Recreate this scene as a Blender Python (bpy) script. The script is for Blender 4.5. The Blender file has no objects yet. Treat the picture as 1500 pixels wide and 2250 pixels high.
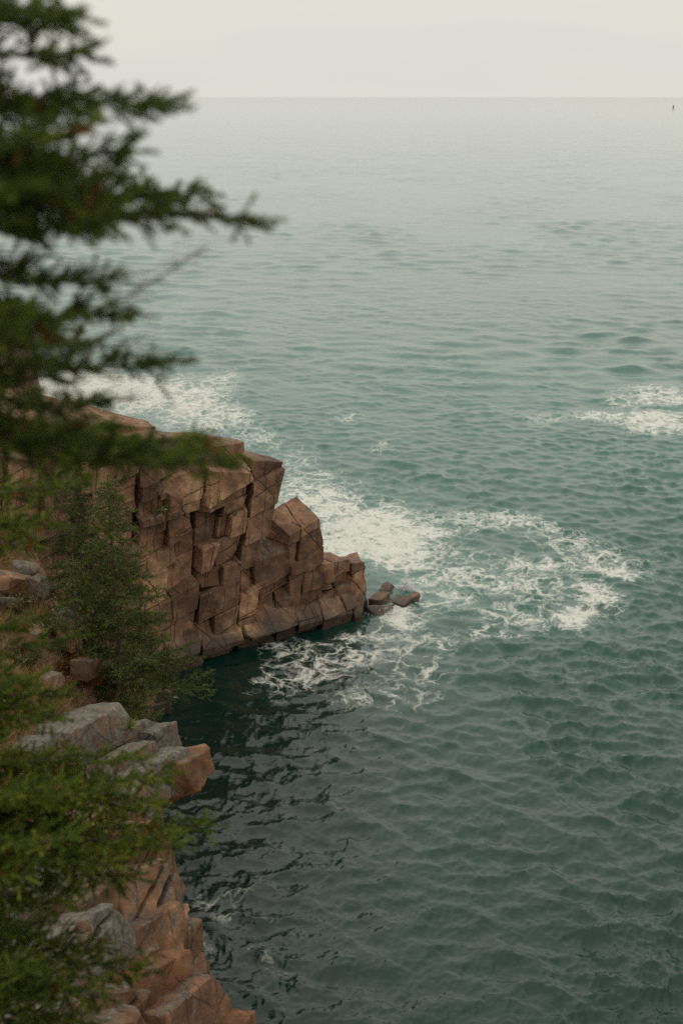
import bpy, bmesh, math, random
import numpy as np
from mathutils import Vector, Matrix

S = bpy.context.scene
COL = S.collection
rng = np.random.default_rng(11)
random.seed(11)

# ------------------------------------------------------------------ camera
EYE = 18.0
FPX = 3125.0                       # focal length in photograph pixels (50 mm on a 24x36 frame held upright)
PITCH = math.atan(913.0 / FPX)
cam = bpy.data.cameras.new('camera')
cam.sensor_fit = 'VERTICAL'
cam.sensor_height = 36.0
cam.sensor_width = 24.0
cam.lens = 50.0
cam.clip_start = 0.1
cam.clip_end = 120000.0
cam.dof.use_dof = True
cam.dof.focus_distance = 49.0
cam.dof.aperture_fstop = 1.5
camo = bpy.data.objects.new('camera', cam)
COL.objects.link(camo)
camo.location = (0, 0, EYE)
camo.rotation_euler = (math.pi / 2 - PITCH, 0, 0)
S.camera = camo

# ------------------------------------------------------------------ sky and sun (overcast)
SUN_EL, SUN_AZ = math.radians(55), math.radians(-80)     # azimuth measured from +Y towards +X
w = bpy.data.worlds.new('World')
S.world = w
w.use_nodes = True
nt = w.node_tree
nt.nodes.clear()
wo = nt.nodes.new('ShaderNodeOutputWorld')
bg = nt.nodes.new('ShaderNodeBackground')
bg.inputs['Strength'].default_value = 0.1
sky = nt.nodes.new('ShaderNodeTexSky')
sky.sky_type = 'NISHITA'
sky.sun_disc = False
sky.sun_elevation = SUN_EL
sky.sun_rotation = SUN_AZ
sky.dust_density = 5.0
sky.air_density = 1.0
hs = nt.nodes.new('ShaderNodeHueSaturation')
hs.inputs['Saturation'].default_value = 0.25
nt.links.new(sky.outputs[0], hs.inputs['Color'])
tc = nt.nodes.new('ShaderNodeTexCoord')
sep = nt.nodes.new('ShaderNodeSeparateXYZ')
nt.links.new(tc.outputs['Generated'], sep.inputs[0])
mp = nt.nodes.new('ShaderNodeMapping')
mp.inputs['Scale'].default_value = (2.2, 2.2, 14.0)
nt.links.new(tc.outputs['Generated'], mp.inputs[0])
ns = nt.nodes.new('ShaderNodeTexNoise')
ns.inputs['Scale'].default_value = 1.0
ns.inputs['Detail'].default_value = 3.0
nt.links.new(mp.outputs[0], ns.inputs['Vector'])
cr = nt.nodes.new('ShaderNodeValToRGB')           # cloud layer: cream and faint lavender sheets
cr.color_ramp.elements[0].position = 0.36
cr.color_ramp.elements[0].color = (0.690, 0.682, 0.632, 1)
cr.color_ramp.elements[1].position = 0.66
cr.color_ramp.elements[1].color = (0.765, 0.738, 0.640, 1)
nt.links.new(ns.outputs['Fac'], cr.inputs[0])
mz = nt.nodes.new('ShaderNodeMath'); mz.operation = 'MAXIMUM'; mz.inputs[1].default_value = 0.0
nt.links.new(sep.outputs['Z'], mz.inputs[0])
mr = nt.nodes.new('ShaderNodeMapRange'); mr.interpolation_type = 'SMOOTHSTEP'; mr.inputs[1].default_value = 0.0; mr.inputs[2].default_value = 0.5
ma = nt.nodes.new('ShaderNodeMath'); ma.operation = 'MULTIPLY_ADD'   # overcast sky: brighter overhead
ma.inputs[1].default_value = 4.8
ma.inputs[2].default_value = 10.8
nt.links.new(mz.outputs[0], mr.inputs[0])
nt.links.new(mr.outputs[0], ma.inputs[0])
vm = nt.nodes.new('ShaderNodeVectorMath'); vm.operation = 'SCALE'
nt.links.new(cr.outputs[0], vm.inputs[0])
nt.links.new(ma.outputs[0], vm.inputs['Scale'])
mx = nt.nodes.new('ShaderNodeMix'); mx.data_type = 'RGBA'
mx.inputs['Factor'].default_value = 0.95
nt.links.new(hs.outputs[0], mx.inputs['A'])
nt.links.new(vm.outputs[0], mx.inputs['B'])
nt.links.new(mx.outputs['Result'], bg.inputs['Color'])
nt.links.new(bg.outputs[0], wo.inputs[0])

sl = bpy.data.lights.new('sun', 'SUN')
sl.energy = 1.0
sl.angle = math.radians(115)
sl.color = (1.0, 0.94, 0.84)
so = bpy.data.objects.new('sun', sl)
COL.objects.link(so)
sd = Vector((math.sin(SUN_AZ) * math.cos(SUN_EL), math.cos(SUN_AZ) * math.cos(SUN_EL), math.sin(SUN_EL)))
so.rotation_euler = sd.to_track_quat('Z', 'Y').to_euler()
so.location = (0, 20, 40)

S.view_settings.view_transform = 'Standard'
S.view_settings.look = 'None'
S.view_settings.exposure = 0.0
S.view_settings.gamma = 1.0
S.render.engine = 'CYCLES'
S.cycles.use_denoising = False
S.cycles.denoiser = 'OPENIMAGEDENOISE'
S.cycles.denoising_input_passes = 'RGB_ALBEDO_NORMAL'
S.cycles.denoising_prefilter = 'ACCURATE'
S.cycles.max_bounces = 5
S.cycles.diffuse_bounces = 3
S.cycles.glossy_bounces = 3
S.cycles.transparent_max_bounces = 4
S.cycles.caustics_reflective = False
S.cycles.caustics_refractive = False

# ------------------------------------------------------------------ helpers
CT, ST = math.cos(PITCH), math.sin(PITCH)
def ray(x, y):
    u = (x - 750) / FPX; v = (1125 - y) / FPX
    return np.array((u, CT + v * ST, -ST + v * CT))
def at_z(x, y, z):
    d = ray(x, y); t = (z - EYE) / d[2]
    return np.array((0, 0, EYE)) + d * t
def at_y(x, y, Y):
    d = ray(x, y); t = Y / d[1]
    return np.array((0, 0, EYE)) + d * t

def hash3(ix, iy, iz, seed):
    n = (ix.astype(np.int64) * 374761393 + iy.astype(np.int64) * 668265263 + iz.astype(np.int64) * 2147483647 + seed * 974634777) & 0xffffffff
    n = ((n ^ (n >> 13)) * 1274126177) & 0xffffffff
    n = ((n ^ (n >> 16)) * 2246822519) & 0xffffffff
    return ((n ^ (n >> 15)) & 0xffffff) / float(0xffffff)
def vnoise(p, seed=0):
    p = np.asarray(p, float)
    i = np.floor(p); f = p - i; i = i.astype(np.int64)
    f = f * f * f * (f * (f * 6 - 15) + 10)
    r = 0
    for dx in (0, 1):
        for dy in (0, 1):
            for dz in (0, 1):
                wgt = (f[:, 0] if dx else 1 - f[:, 0]) * (f[:, 1] if dy else 1 - f[:, 1]) * (f[:, 2] if dz else 1 - f[:, 2])
                r = r + wgt * hash3(i[:, 0] + dx, i[:, 1] + dy, i[:, 2] + dz, seed)
    return r * 2 - 1
def fbm(p, octv=4, seed=0):
    p = np.asarray(p, float); a = 1.0; s = 0; t = 0
    for o in range(octv):
        s = s + a * vnoise(p * 2 ** o + 17.3 * o, seed + o); t += a; a *= 0.5
    return s / t
def sstep(a, b, x):
    t = np.clip((x - a) / (b - a), 0, 1); return t * t * (3 - 2 * t)

def mesh_arrays(name, verts, faces, nper, mat, parent=None, smooth=True):
    me = bpy.data.meshes.new(name)
    verts = np.ascontiguousarray(verts, np.float32); faces = np.ascontiguousarray(faces, np.int32)
    n = len(faces)
    me.vertices.add(len(verts)); me.vertices.foreach_set('co', verts.ravel())
    me.loops.add(n * nper); me.loops.foreach_set('vertex_index', faces.ravel())
    me.polygons.add(n)
    me.polygons.foreach_set('loop_start', np.arange(0, n * nper, nper, dtype=np.int32))
    me.polygons.foreach_set('use_smooth', np.full(n, smooth, bool))
    me.update(calc_edges=True)
    me.materials.append(mat)
    o = bpy.data.objects.new(name, me); COL.objects.link(o)
    if parent is not None:
        o.parent = parent
    return o
def empty(name, loc):
    o = bpy.data.objects.new(name, None); COL.objects.link(o); o.location = loc
    o.empty_display_size = 0.3
    return o
def tag(o, label=None, cat=None, group=None, kind=None):
    if label: o['label'] = label
    if cat: o['category'] = cat
    if group: o['group'] = group
    if kind: o['kind'] = kind
    return o
def adopt(child, parent):
    child.parent = parent
    child.matrix_parent_inverse = Matrix.Translation(-Vector(parent.location))

# ------------------------------------------------------------------ node helper
class NT:
    def __init__(s, name):
        s.m = bpy.data.materials.new(name); s.m.use_nodes = True
        s.t = s.m.node_tree; s.t.nodes.clear()
        s.out = s.t.nodes.new('ShaderNodeOutputMaterial')
    def n(s, typ, **kw):
        nd = s.t.nodes.new(typ)
        for k, v in kw.items():
            setattr(nd, k, v)
        return nd
    def put(s, sock, v):
        if v is None: return
        if hasattr(v, 'is_output') or isinstance(v, bpy.types.NodeSocket): s.t.links.new(v, sock)
        elif isinstance(v, (tuple, list)) and len(v) == 3 and sock.type == 'RGBA': sock.default_value = (*v, 1)
        else: sock.default_value = v
    def math(s, op, a, b=None, c=None, clamp=False):
        nd = s.n('ShaderNodeMath', operation=op, use_clamp=clamp)
        s.put(nd.inputs[0], a); s.put(nd.inputs[1], b); s.put(nd.inputs[2], c)
        return nd.outputs[0]
    def mix(s, f, a, b, mode='MIX'):
        nd = s.n('ShaderNodeMix', data_type='RGBA', blend_type=mode)
        s.put(nd.inputs['Factor'], f); s.put(nd.inputs['A'], a); s.put(nd.inputs['B'], b)
        return nd.outputs['Result']
    def noise(s, vec, scale, detail=4, rough=0.55, dist=0.0):
        nd = s.n('ShaderNodeTexNoise')
        s.put(nd.inputs['Vector'], vec); nd.inputs['Scale'].default_value = scale
        nd.inputs['Detail'].default_value = detail; nd.inputs['Roughness'].default_value = rough
        nd.inputs['Distortion'].default_value = dist
        return nd.outputs['Fac']
    def map(s, vec, scale=(1, 1, 1), rot=(0, 0, 0)):
        nd = s.n('ShaderNodeMapping'); s.put(nd.inputs[0], vec)
        nd.inputs['Scale'].default_value = scale; nd.inputs['Rotation'].default_value = rot
        return nd.outputs[0]
    def ss(s, x, a, b, lo=0.0, hi=1.0):
        nd = s.n('ShaderNodeMapRange', interpolation_type='SMOOTHSTEP')
        s.put(nd.inputs[0], x); s.put(nd.inputs[1], a); s.put(nd.inputs[2], b); s.put(nd.inputs[3], lo); s.put(nd.inputs[4], hi)
        return nd.outputs[0]
    def ramp(s, x, stops):
        nd = s.n('ShaderNodeValToRGB'); s.put(nd.inputs[0], x)
        e = nd.color_ramp.elements
        while len(e) < len(stops): e.new(0.5)
        for el, (p, c) in zip(e, stops): el.position = p; el.color = (*c, 1)
        return nd.outputs[0]
    def bump(s, h, strength, dist, normal=None):
        nd = s.n('ShaderNodeBump'); s.put(nd.inputs['Height'], h)
        nd.inputs['Strength'].default_value = strength; nd.inputs['Distance'].default_value = dist
        s.put(nd.inputs['Normal'], normal)
        return nd.outputs[0]
    def bsdf(s, **kw):
        nd = s.n('ShaderNodeBsdfPrincipled')
        for k, v in kw.items(): s.put(nd.inputs[k.replace('_', ' ')], v)
        s.t.links.new(nd.outputs[0], s.out.inputs[0])
        return nd

# ------------------------------------------------------------------ materials
def granite(name, lichen=0.15, dark=1.0, hue=(1, 1, 1), crack=1.0, wetline=1.25):
    k = NT(name)
    geo = k.n('ShaderNodeNewGeometry'); pos = geo.outputs['Position']
    info = k.n('ShaderNodeObjectInfo')
    big = k.noise(pos, 0.55, 5, 0.6)
    med = k.noise(pos, 3.2, 6, 0.65)
    speck = k.noise(pos, 34, 3, 0.7)
    def hc(c): return tuple(min(0.8, c[i] * hue[i] * dark) for i in range(3))
    base = k.ramp(k.math('ADD', k.math('MULTIPLY', big, 0.6), k.math('MULTIPLY', med, 0.4)),
                  [(0.32, hc((0.052, 0.027, 0.018))), (0.45, hc((0.125, 0.067, 0.042))), (0.55, hc((0.225, 0.128, 0.078))), (0.66, hc((0.42, 0.275, 0.165)))])
    tint = k.math('MULTIPLY_ADD', info.outputs['Random'], 0.75, 0.62)
    vt = k.n('ShaderNodeVectorMath', operation='SCALE'); k.put(vt.inputs[0], base); k.put(vt.inputs['Scale'], tint)
    base = vt.outputs[0]
    base = k.mix(k.ss(speck, 0.56, 0.72, 0, 0.55), base, hc((0.085, 0.055, 0.042)))
    base = k.mix(k.ss(k.noise(pos, 52, 2, 0.6), 0.58, 0.75, 0, 0.45), base, hc((0.24, 0.165, 0.115)))
    # rusty run-off streaks and black water stains with their own shape
    strk = k.noise(k.map(pos, (2.6, 2.6, 0.35)), 1.0, 5, 0.62)
    base = k.mix(k.ss(strk, 0.56, 0.72, 0, 0.6), base, (0.085, 0.055, 0.042))
    rust = k.noise(k.map(pos, (1, 1, 1.4)), 0.9, 5, 0.7, 0.6)
    base = k.mix(k.ss(rust, 0.55, 0.68, 0, 0.55), base, hc((0.21, 0.100, 0.046)))
    # grey lichen crust on the upward faces
    sepn = k.n('ShaderNodeSeparateXYZ'); k.put(sepn.inputs[0], geo.outputs['Normal'])
    ln = k.noise(pos, 2.2, 8, 0.74, 0.2)
    up = k.ss(sepn.outputs['Z'], -0.1, 0.75)
    lf = k.ss(k.math('ADD', ln, k.math('MULTIPLY', up, 0.10)), 0.64 - lichen * 0.42, 0.76 - lichen * 0.40, 0, 0.85)
    lcol = k.ramp(k.noise(pos, 9, 5, 0.7), [(0.34, (0.046, 0.044, 0.036)), (0.5, (0.088, 0.087, 0.073)), (0.68, (0.175, 0.173, 0.147))])
    base = k.mix(lf, base, lcol)
    # fracture lines
    wv = k.n('ShaderNodeVectorMath', operation='ADD'); k.put(wv.inputs[0], k.map(pos, (1, 1, 0.8)))
    nz = k.n('ShaderNodeTexNoise'); k.put(nz.inputs['Vector'], pos); nz.inputs['Scale'].default_value = 1.3; nz.inputs['Detail'].default_value = 3
    sc = k.n('ShaderNodeVectorMath', operation='SCALE'); k.put(sc.inputs[0], nz.outputs['Color']); sc.inputs['Scale'].default_value = 0.16
    k.put(wv.inputs[1], sc.outputs[0])
    crk = None
    for (nx, ny, nz_), fr, wd_, seed_ in (((0.78, 0.58, -0.20), 0.9, 0.020, 1.7), ((-0.22, -0.16, 0.96), 1.0, 0.018, 4.1), ((0.52, 0.40, 0.75), 0.45, 0.009, 9.3), ((0.74, 0.62, -0.12), 2.1, 0.030, 6.6)):
        dp = k.n('ShaderNodeVectorMath', operation='DOT_PRODUCT'); k.put(dp.inputs[0], wv.outputs[0]); dp.inputs[1].default_value = (nx, ny, nz_)
        fx = k.math('FRACT', k.math('ADD', k.math('MULTIPLY', dp.outputs['Value'], fr), seed_))
        dd = k.math('ABSOLUTE', k.math('SUBTRACT', fx, 0.5))
        mk = k.ss(k.noise(k.map(pos, (1 + 0.1 * seed_, 1, 1), (0, 0, seed_)), 0.75, 3), 0.48, 0.56)
        c_ = k.math('MAXIMUM', k.ss(dd, wd_ * 0.25, wd_, 0, 1), k.math('SUBTRACT', 1.0, mk))
        crk = c_ if crk is None else k.math('MULTIPLY', crk, c_)
    crk = k.math('MAXIMUM', crk, 1.0 - 0.72 * crack)
    base = k.mix(crk, (0.022, 0.015, 0.012), base)
    # wet, algae-dark zone just above the sea
    sp = k.n('ShaderNodeSeparateXYZ'); k.put(sp.inputs[0], pos)
    wz = k.math('ADD', sp.outputs['Z'], k.math('MULTIPLY', k.math('SUBTRACT', k.noise(pos, 1.1, 4), 0.5), 1.6))
    wet = k.ss(wz, wetline, wetline - 1.0)
    base = k.mix(k.math('MULTIPLY', wet, 0.86), base, (0.022, 0.016, 0.012))
    rough = k.math('MULTIPLY_ADD', wet, -0.42, 0.86)
    h = k.math('ADD', k.math('MULTIPLY', med, 0.5), k.math('ADD', k.math('MULTIPLY', speck, 0.10), k.math('MULTIPLY', crk, 0.55)))
    h = k.math('ADD', h, k.math('MULTIPLY', k.noise(pos, 11, 4, 0.7), 0.28))
    k.bsdf(Base_Color=base, Roughness=rough, Normal=k.bump(h, 1.0, 0.10), IOR=1.5, Specular_IOR_Level=0.3)
    return k.m

M_GRAN = granite('pink_granite', lichen=0.08, dark=1.08, hue=(1.0, 0.96, 0.92))
M_GREY = granite('lichened_granite', lichen=0.50, hue=(0.95, 1.0, 1.05), crack=0.55)
M_NEAR = granite('weathered_granite', lichen=0.19, hue=(1.0, 0.93, 0.82), dark=0.90, crack=0.6)
M_ORNG = granite('rusty_granite', lichen=0.06, hue=(1.04, 0.87, 0.68), dark=0.85, crack=0.6)
M_REEF = granite('wet_reef_granite', lichen=0.0, wetline=0.75, dark=0.75, crack=0.6)

def soil_mat():
    k = NT('soil_and_dead_grass')
    geo = k.n('ShaderNodeNewGeometry'); pos = geo.outputs['Position']
    n1 = k.noise(pos, 0.9, 6, 0.65); n2 = k.noise(pos, 7, 6, 0.7)
    c = k.ramp(k.math('ADD', k.math('MULTIPLY', n1, 0.6), k.math('MULTIPLY', n2, 0.4)),
               [(0.3, (0.030, 0.022, 0.014)), (0.46, (0.085, 0.052, 0.026)), (0.58, (0.15, 0.092, 0.045)), (0.72, (0.14, 0.115, 0.05))])
    sepn = k.n('ShaderNodeSeparateXYZ'); k.put(sepn.inputs[0], geo.outputs['Normal'])
    rk = k.ss(k.math('ADD', sepn.outputs['Z'], k.math('MULTIPLY', k.math('SUBTRACT', n1, 0.5), 0.6)), 0.75, 0.55)
    rc = k.ramp(k.noise(pos, 2.5, 6, 0.65), [(0.35, (0.12, 0.07, 0.05)), (0.55, (0.26, 0.15, 0.10)), (0.7, (0.30, 0.25, 0.20))])
    c = k.mix(rk, c, rc)
    k.bsdf(Base_Color=c, Roughness=0.95, Normal=k.bump(k.math('ADD', n1, n2), 0.9, 0.12), Specular_IOR_Level=0.2)
    return k.m
M_SOIL = soil_mat()

def leaf_mat(name, c0, c1, c2, trans=0.25, brown=None):
    k = NT(name)
    at = k.n('ShaderNodeAttribute', attribute_name='tint')
    c = k.ramp(at.outputs['Fac'], [(0.0, brown), (0.02, c0), (0.55, c1), (1.0, c2)] if brown else [(0.0, c0), (0.55, c1), (1.0, c2)])
    k.bsdf(Base_Color=c, Roughness=0.55, Specular_IOR_Level=0.25)
    b = k.t.nodes['Principled BSDF'] if 'Principled BSDF' in k.t.nodes else None
    tr = k.n('ShaderNodeBsdfTranslucent'); k.put(tr.inputs[0], c)
    ms = k.n('ShaderNodeMixShader'); ms.inputs[0].default_value = trans
    k.t.links.new(b.outputs[0], ms.inputs[1]); k.t.links.new(tr.outputs[0], ms.inputs[2])
    k.t.links.new(ms.outputs[0], k.out.inputs[0])
    return k.m
M_NEEDLE = leaf_mat('spruce_needles', (0.028, 0.044, 0.008), (0.080, 0.122, 0.014), (0.185, 0.220, 0.026), 0.38, (0.16, 0.070, 0.020))
M_NEEDLE2 = leaf_mat('sparse_spruce_needles', (0.050, 0.052, 0.014), (0.060, 0.090, 0.020), (0.130, 0.165, 0.034), 0.3, (0.13, 0.065, 0.022))
M_DRY = leaf_mat('dry_grass_blades', (0.10, 0.055, 0.02), (0.24, 0.145, 0.055), (0.32, 0.24, 0.10), 0.2)
M_RED = leaf_mat('autumn_leaves', (0.14, 0.035, 0.014), (0.26, 0.075, 0.020), (0.34, 0.17, 0.035), 0.3)
M_SCRUB = leaf_mat('dull_scrub_leaves', (0.035, 0.030, 0.010), (0.075, 0.070, 0.022), (0.13, 0.115, 0.035), 0.25)
M_FERN = leaf_mat('fern_fronds', (0.06, 0.10, 0.02), (0.12, 0.17, 0.03), (0.22, 0.24, 0.05), 0.3)

def bark_mat():
    k = NT('spruce_bark')
    geo = k.n('ShaderNodeNewGeometry'); pos = geo.outputs['Position']
    n1 = k.noise(k.map(pos, (1, 1, 0.4)), 22, 5, 0.7)
    c = k.ramp(n1, [(0.3, (0.03, 0.022, 0.016)), (0.55, (0.085, 0.065, 0.048)), (0.75, (0.17, 0.15, 0.125))])
    k.bsdf(Base_Color=c, Roughness=0.9, Normal=k.bump(n1, 0.8, 0.02))
    return k.m
M_BARK = bark_mat()
def twig_mat():
    k = NT('dead_twig_wood')
    geo = k.n('ShaderNodeNewGeometry')
    n1 = k.noise(geo.outputs['Position'], 15, 3)
    k.bsdf(Base_Color=k.ramp(n1, [(0.3, (0.07, 0.058, 0.05)), (0.7, (0.20, 0.18, 0.155))]), Roughness=0.9)
    return k.m
M_TWIG = twig_mat()

def sea_mat():
    k = NT('sea_water')
    geo = k.n('ShaderNodeNewGeometry'); pos = geo.outputs['Position']
    sp = k.n('ShaderNodeSeparateXYZ'); k.put(sp.inputs[0], pos)
    dens = k.n('ShaderNodeAttribute', attribute_name='foam').outputs['Fac']
    aer = k.n('ShaderNodeAttribute', attribute_name='aerated').outputs['Fac']
    flat = k.map(pos, (1, 1, 0))
    # lacing pattern of the foam
    nz = k.n('ShaderNodeTexNoise'); k.put(nz.inputs['Vector'], flat); nz.inputs['Scale'].default_value = 0.75; nz.inputs['Detail'].default_value = 4
    sc = k.n('ShaderNodeVectorMath', operation='SCALE'); k.put(sc.inputs[0], nz.outputs['Color']); sc.inputs['Scale'].default_value = 2.0
    wv = k.n('ShaderNodeVectorMath', operation='ADD'); k.put(wv.inputs[0], flat); k.put(wv.inputs[1], sc.outputs[0])
    wv2 = k.map(wv.outputs[0], (1, 0.62, 1), (0, 0, 0.4))
    v1 = k.n('ShaderNodeTexVoronoi', feature='DISTANCE_TO_EDGE'); k.put(v1.inputs['Vector'], wv2); v1.inputs['Scale'].default_value = 1.15
    v2 = k.n('ShaderNodeTexVoronoi', feature='DISTANCE_TO_EDGE'); k.put(v2.inputs['Vector'], wv2); v2.inputs['Scale'].default_value = 3.8
    l1 = k.ss(v1.outputs['Distance'], 0.22, 0.0)
    l2 = k.ss(v2.outputs['Distance'], 0.25, 0.0)
    fb = k.noise(wv.outputs[0], 1.9, 7, 0.68)
    fine = k.noise(flat, 13.0, 4, 0.7)
    val = k.math('ADD', k.math('MULTIPLY', l1, 0.52), k.math('MULTIPLY', l2, 0.38))
    rg = k.math('SUBTRACT', 1.0, k.math('MULTIPLY', k.math('ABSOLUTE', k.math('SUBTRACT', k.noise(k.map(wv.outputs[0], (0.8, 1.1, 1)), 1.3, 6, 0.65, 0.6), 0.5)), 8.0), None, True)
    val = k.math('ADD', val, k.math('MULTIPLY', rg, 0.32))
    val = k.math('ADD', val, k.math('MULTIPLY', k.math('SUBTRACT', fb, 0.5), 1.0))
    val = k.math('ADD', val, k.math('MULTIPLY', k.math('SUBTRACT', fine, 0.5), 0.5))
    val = k.math('ADD', val, k.math('MULTIPLY_ADD', dens, 1.42, -1.23))
    foam = k.math('POWER', k.ss(val, -0.28, 0.85), 1.25)
    foam = k.math('MULTIPLY', foam, k.ss(dens, 0.02, 0.12))
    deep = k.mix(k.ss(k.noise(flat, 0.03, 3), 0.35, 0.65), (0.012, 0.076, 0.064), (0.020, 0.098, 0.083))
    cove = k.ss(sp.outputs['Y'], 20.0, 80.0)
    deep = k.mix(cove, (0.0008, 0.0225, 0.0165), deep)  # turbid teal offshore; inshore darkening also stands in for the cliff's reflection
    cliff_mirror = k.math('MULTIPLY', k.ss(k.math('ADD', sp.outputs['X'], k.math('MULTIPLY', sp.outputs['Y'], -0.12)), -1.5, -6.0), k.ss(sp.outputs['Y'], 52.0, 46.0))
    deep = k.mix(k.math('MULTIPLY', cliff_mirror, 0.8), deep, (0.0012, 0.0075, 0.0056))  # dark reflection of the cliff painted into the water's body colour
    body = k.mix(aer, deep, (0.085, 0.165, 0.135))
    foamed = k.mix(k.math('MULTIPLY', foam, 0.82), body, (0.68, 0.665, 0.615))  # foam white laid over the water body
    dist = k.n('ShaderNodeVectorMath', operation='LENGTH'); k.put(dist.inputs[0], pos)
    far = k.ss(dist.outputs['Value'], 100.0, 500.0)
    rough = k.math('ADD', k.math('MULTIPLY_ADD', far, 0.02, 0.025), k.math('MULTIPLY', foam, 0.6))
    # capillary ripples near, wind-roughened wavelets far out
    r1 = k.noise(k.map(pos, (1.0, 1.7, 0), (0, 0, 0.25)), 5.5, 4, 0.6)
    r2 = k.noise(k.map(pos, (1.0, 0.55, 0), (0, 0, 0.12)), 0.10, 4, 0.6)
    b1 = k.bump(r1, 0.35, 0.03)
    r3 = k.noise(k.map(pos, (0.5, 1.0, 0), (0, 0, 0.2)), 2.2, 3, 0.6)
    b2 = k.n('ShaderNodeBump'); k.put(b2.inputs['Height'], r3); b2.inputs['Distance'].default_value = 0.22
    k.put(b2.inputs['Strength'], k.ss(dist.outputs['Value'], 60.0, 160.0, 0.0, 0.22)); k.put(b2.inputs['Normal'], b1); b1 = b2.outputs[0]
    nb = k.n('ShaderNodeBump'); k.put(nb.inputs['Height'], r2); nb.inputs['Distance'].default_value = 4.0
    k.put(nb.inputs['Strength'], k.math('MULTIPLY', far, 0.20)); k.put(nb.inputs['Normal'], b1)
    fbn = k.n('ShaderNodeBump'); k.put(fbn.inputs['Height'], val); fbn.inputs['Distance'].default_value = 0.06
    k.put(fbn.inputs['Strength'], k.math('MULTIPLY', foam, 0.8)); k.put(fbn.inputs['Normal'], nb.outputs[0])
    spec = k.math('MULTIPLY_ADD', foam, -0.42, 0.5)
    k.bsdf(Base_Color=foamed, Roughness=rough, IOR=1.34, Specular_IOR_Level=spec, Normal=fbn.outputs[0])
    return k.m
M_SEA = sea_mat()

# ------------------------------------------------------------------ the sea
def ocean_tile(N, L, lmin, lmax, lpeak, slope, wind, spread, seed, decay=3.6):
    r = np.random.default_rng(seed)
    kx = 2 * np.pi * np.fft.fftfreq(N, L / N)
    KX, KY = np.meshgrid(kx, kx, indexing='ij')
    K = np.hypot(KX, KY); K[0, 0] = 1
    kp = 2 * np.pi / lpeak
    P = np.exp(-1.25 * (kp / K) ** 2) / K ** decay
    cosw = (KX * wind[0] + KY * wind[1]) / K
    P *= np.abs(cosw) ** spread + 0.06
    P *= (K > 2 * np.pi / lmax) & (K < 2 * np.pi / lmin)
    A = np.sqrt(P) * (r.normal(size=(N, N)) + 1j * r.normal(size=(N, N)))
    A[0, 0] = 0
    sx = np.fft.ifft2(A * 1j * KX).real; sy = np.fft.ifft2(A * 1j * KY).real
    A *= slope / np.sqrt((sx ** 2 + sy ** 2).mean())
    h = np.fft.ifft2(A).real
    dx = np.fft.ifft2(A * 1j * KX / K).real; dy = np.fft.ifft2(A * 1j * KY / K).real
    return np.stack((h, dx, dy), -1)
def tile_sample(T, L, x, y):
    N = T.shape[0]
    gx = (x / L % 1.0) * N; gy = (y / L % 1.0) * N
    ix = np.floor(gx).astype(int); iy = np.floor(gy).astype(int)
    fx = (gx - ix)[:, None]; fy = (gy - iy)[:, None]
    ix %= N; iy %= N; jx = (ix + 1) % N; jy = (iy + 1) % N
    return (T[ix, iy] * (1 - fx) * (1 - fy) + T[jx, iy] * fx * (1 - fy) + T[ix, jy] * (1 - fx) * fy + T[jx, jy] * fx * fy)

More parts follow.
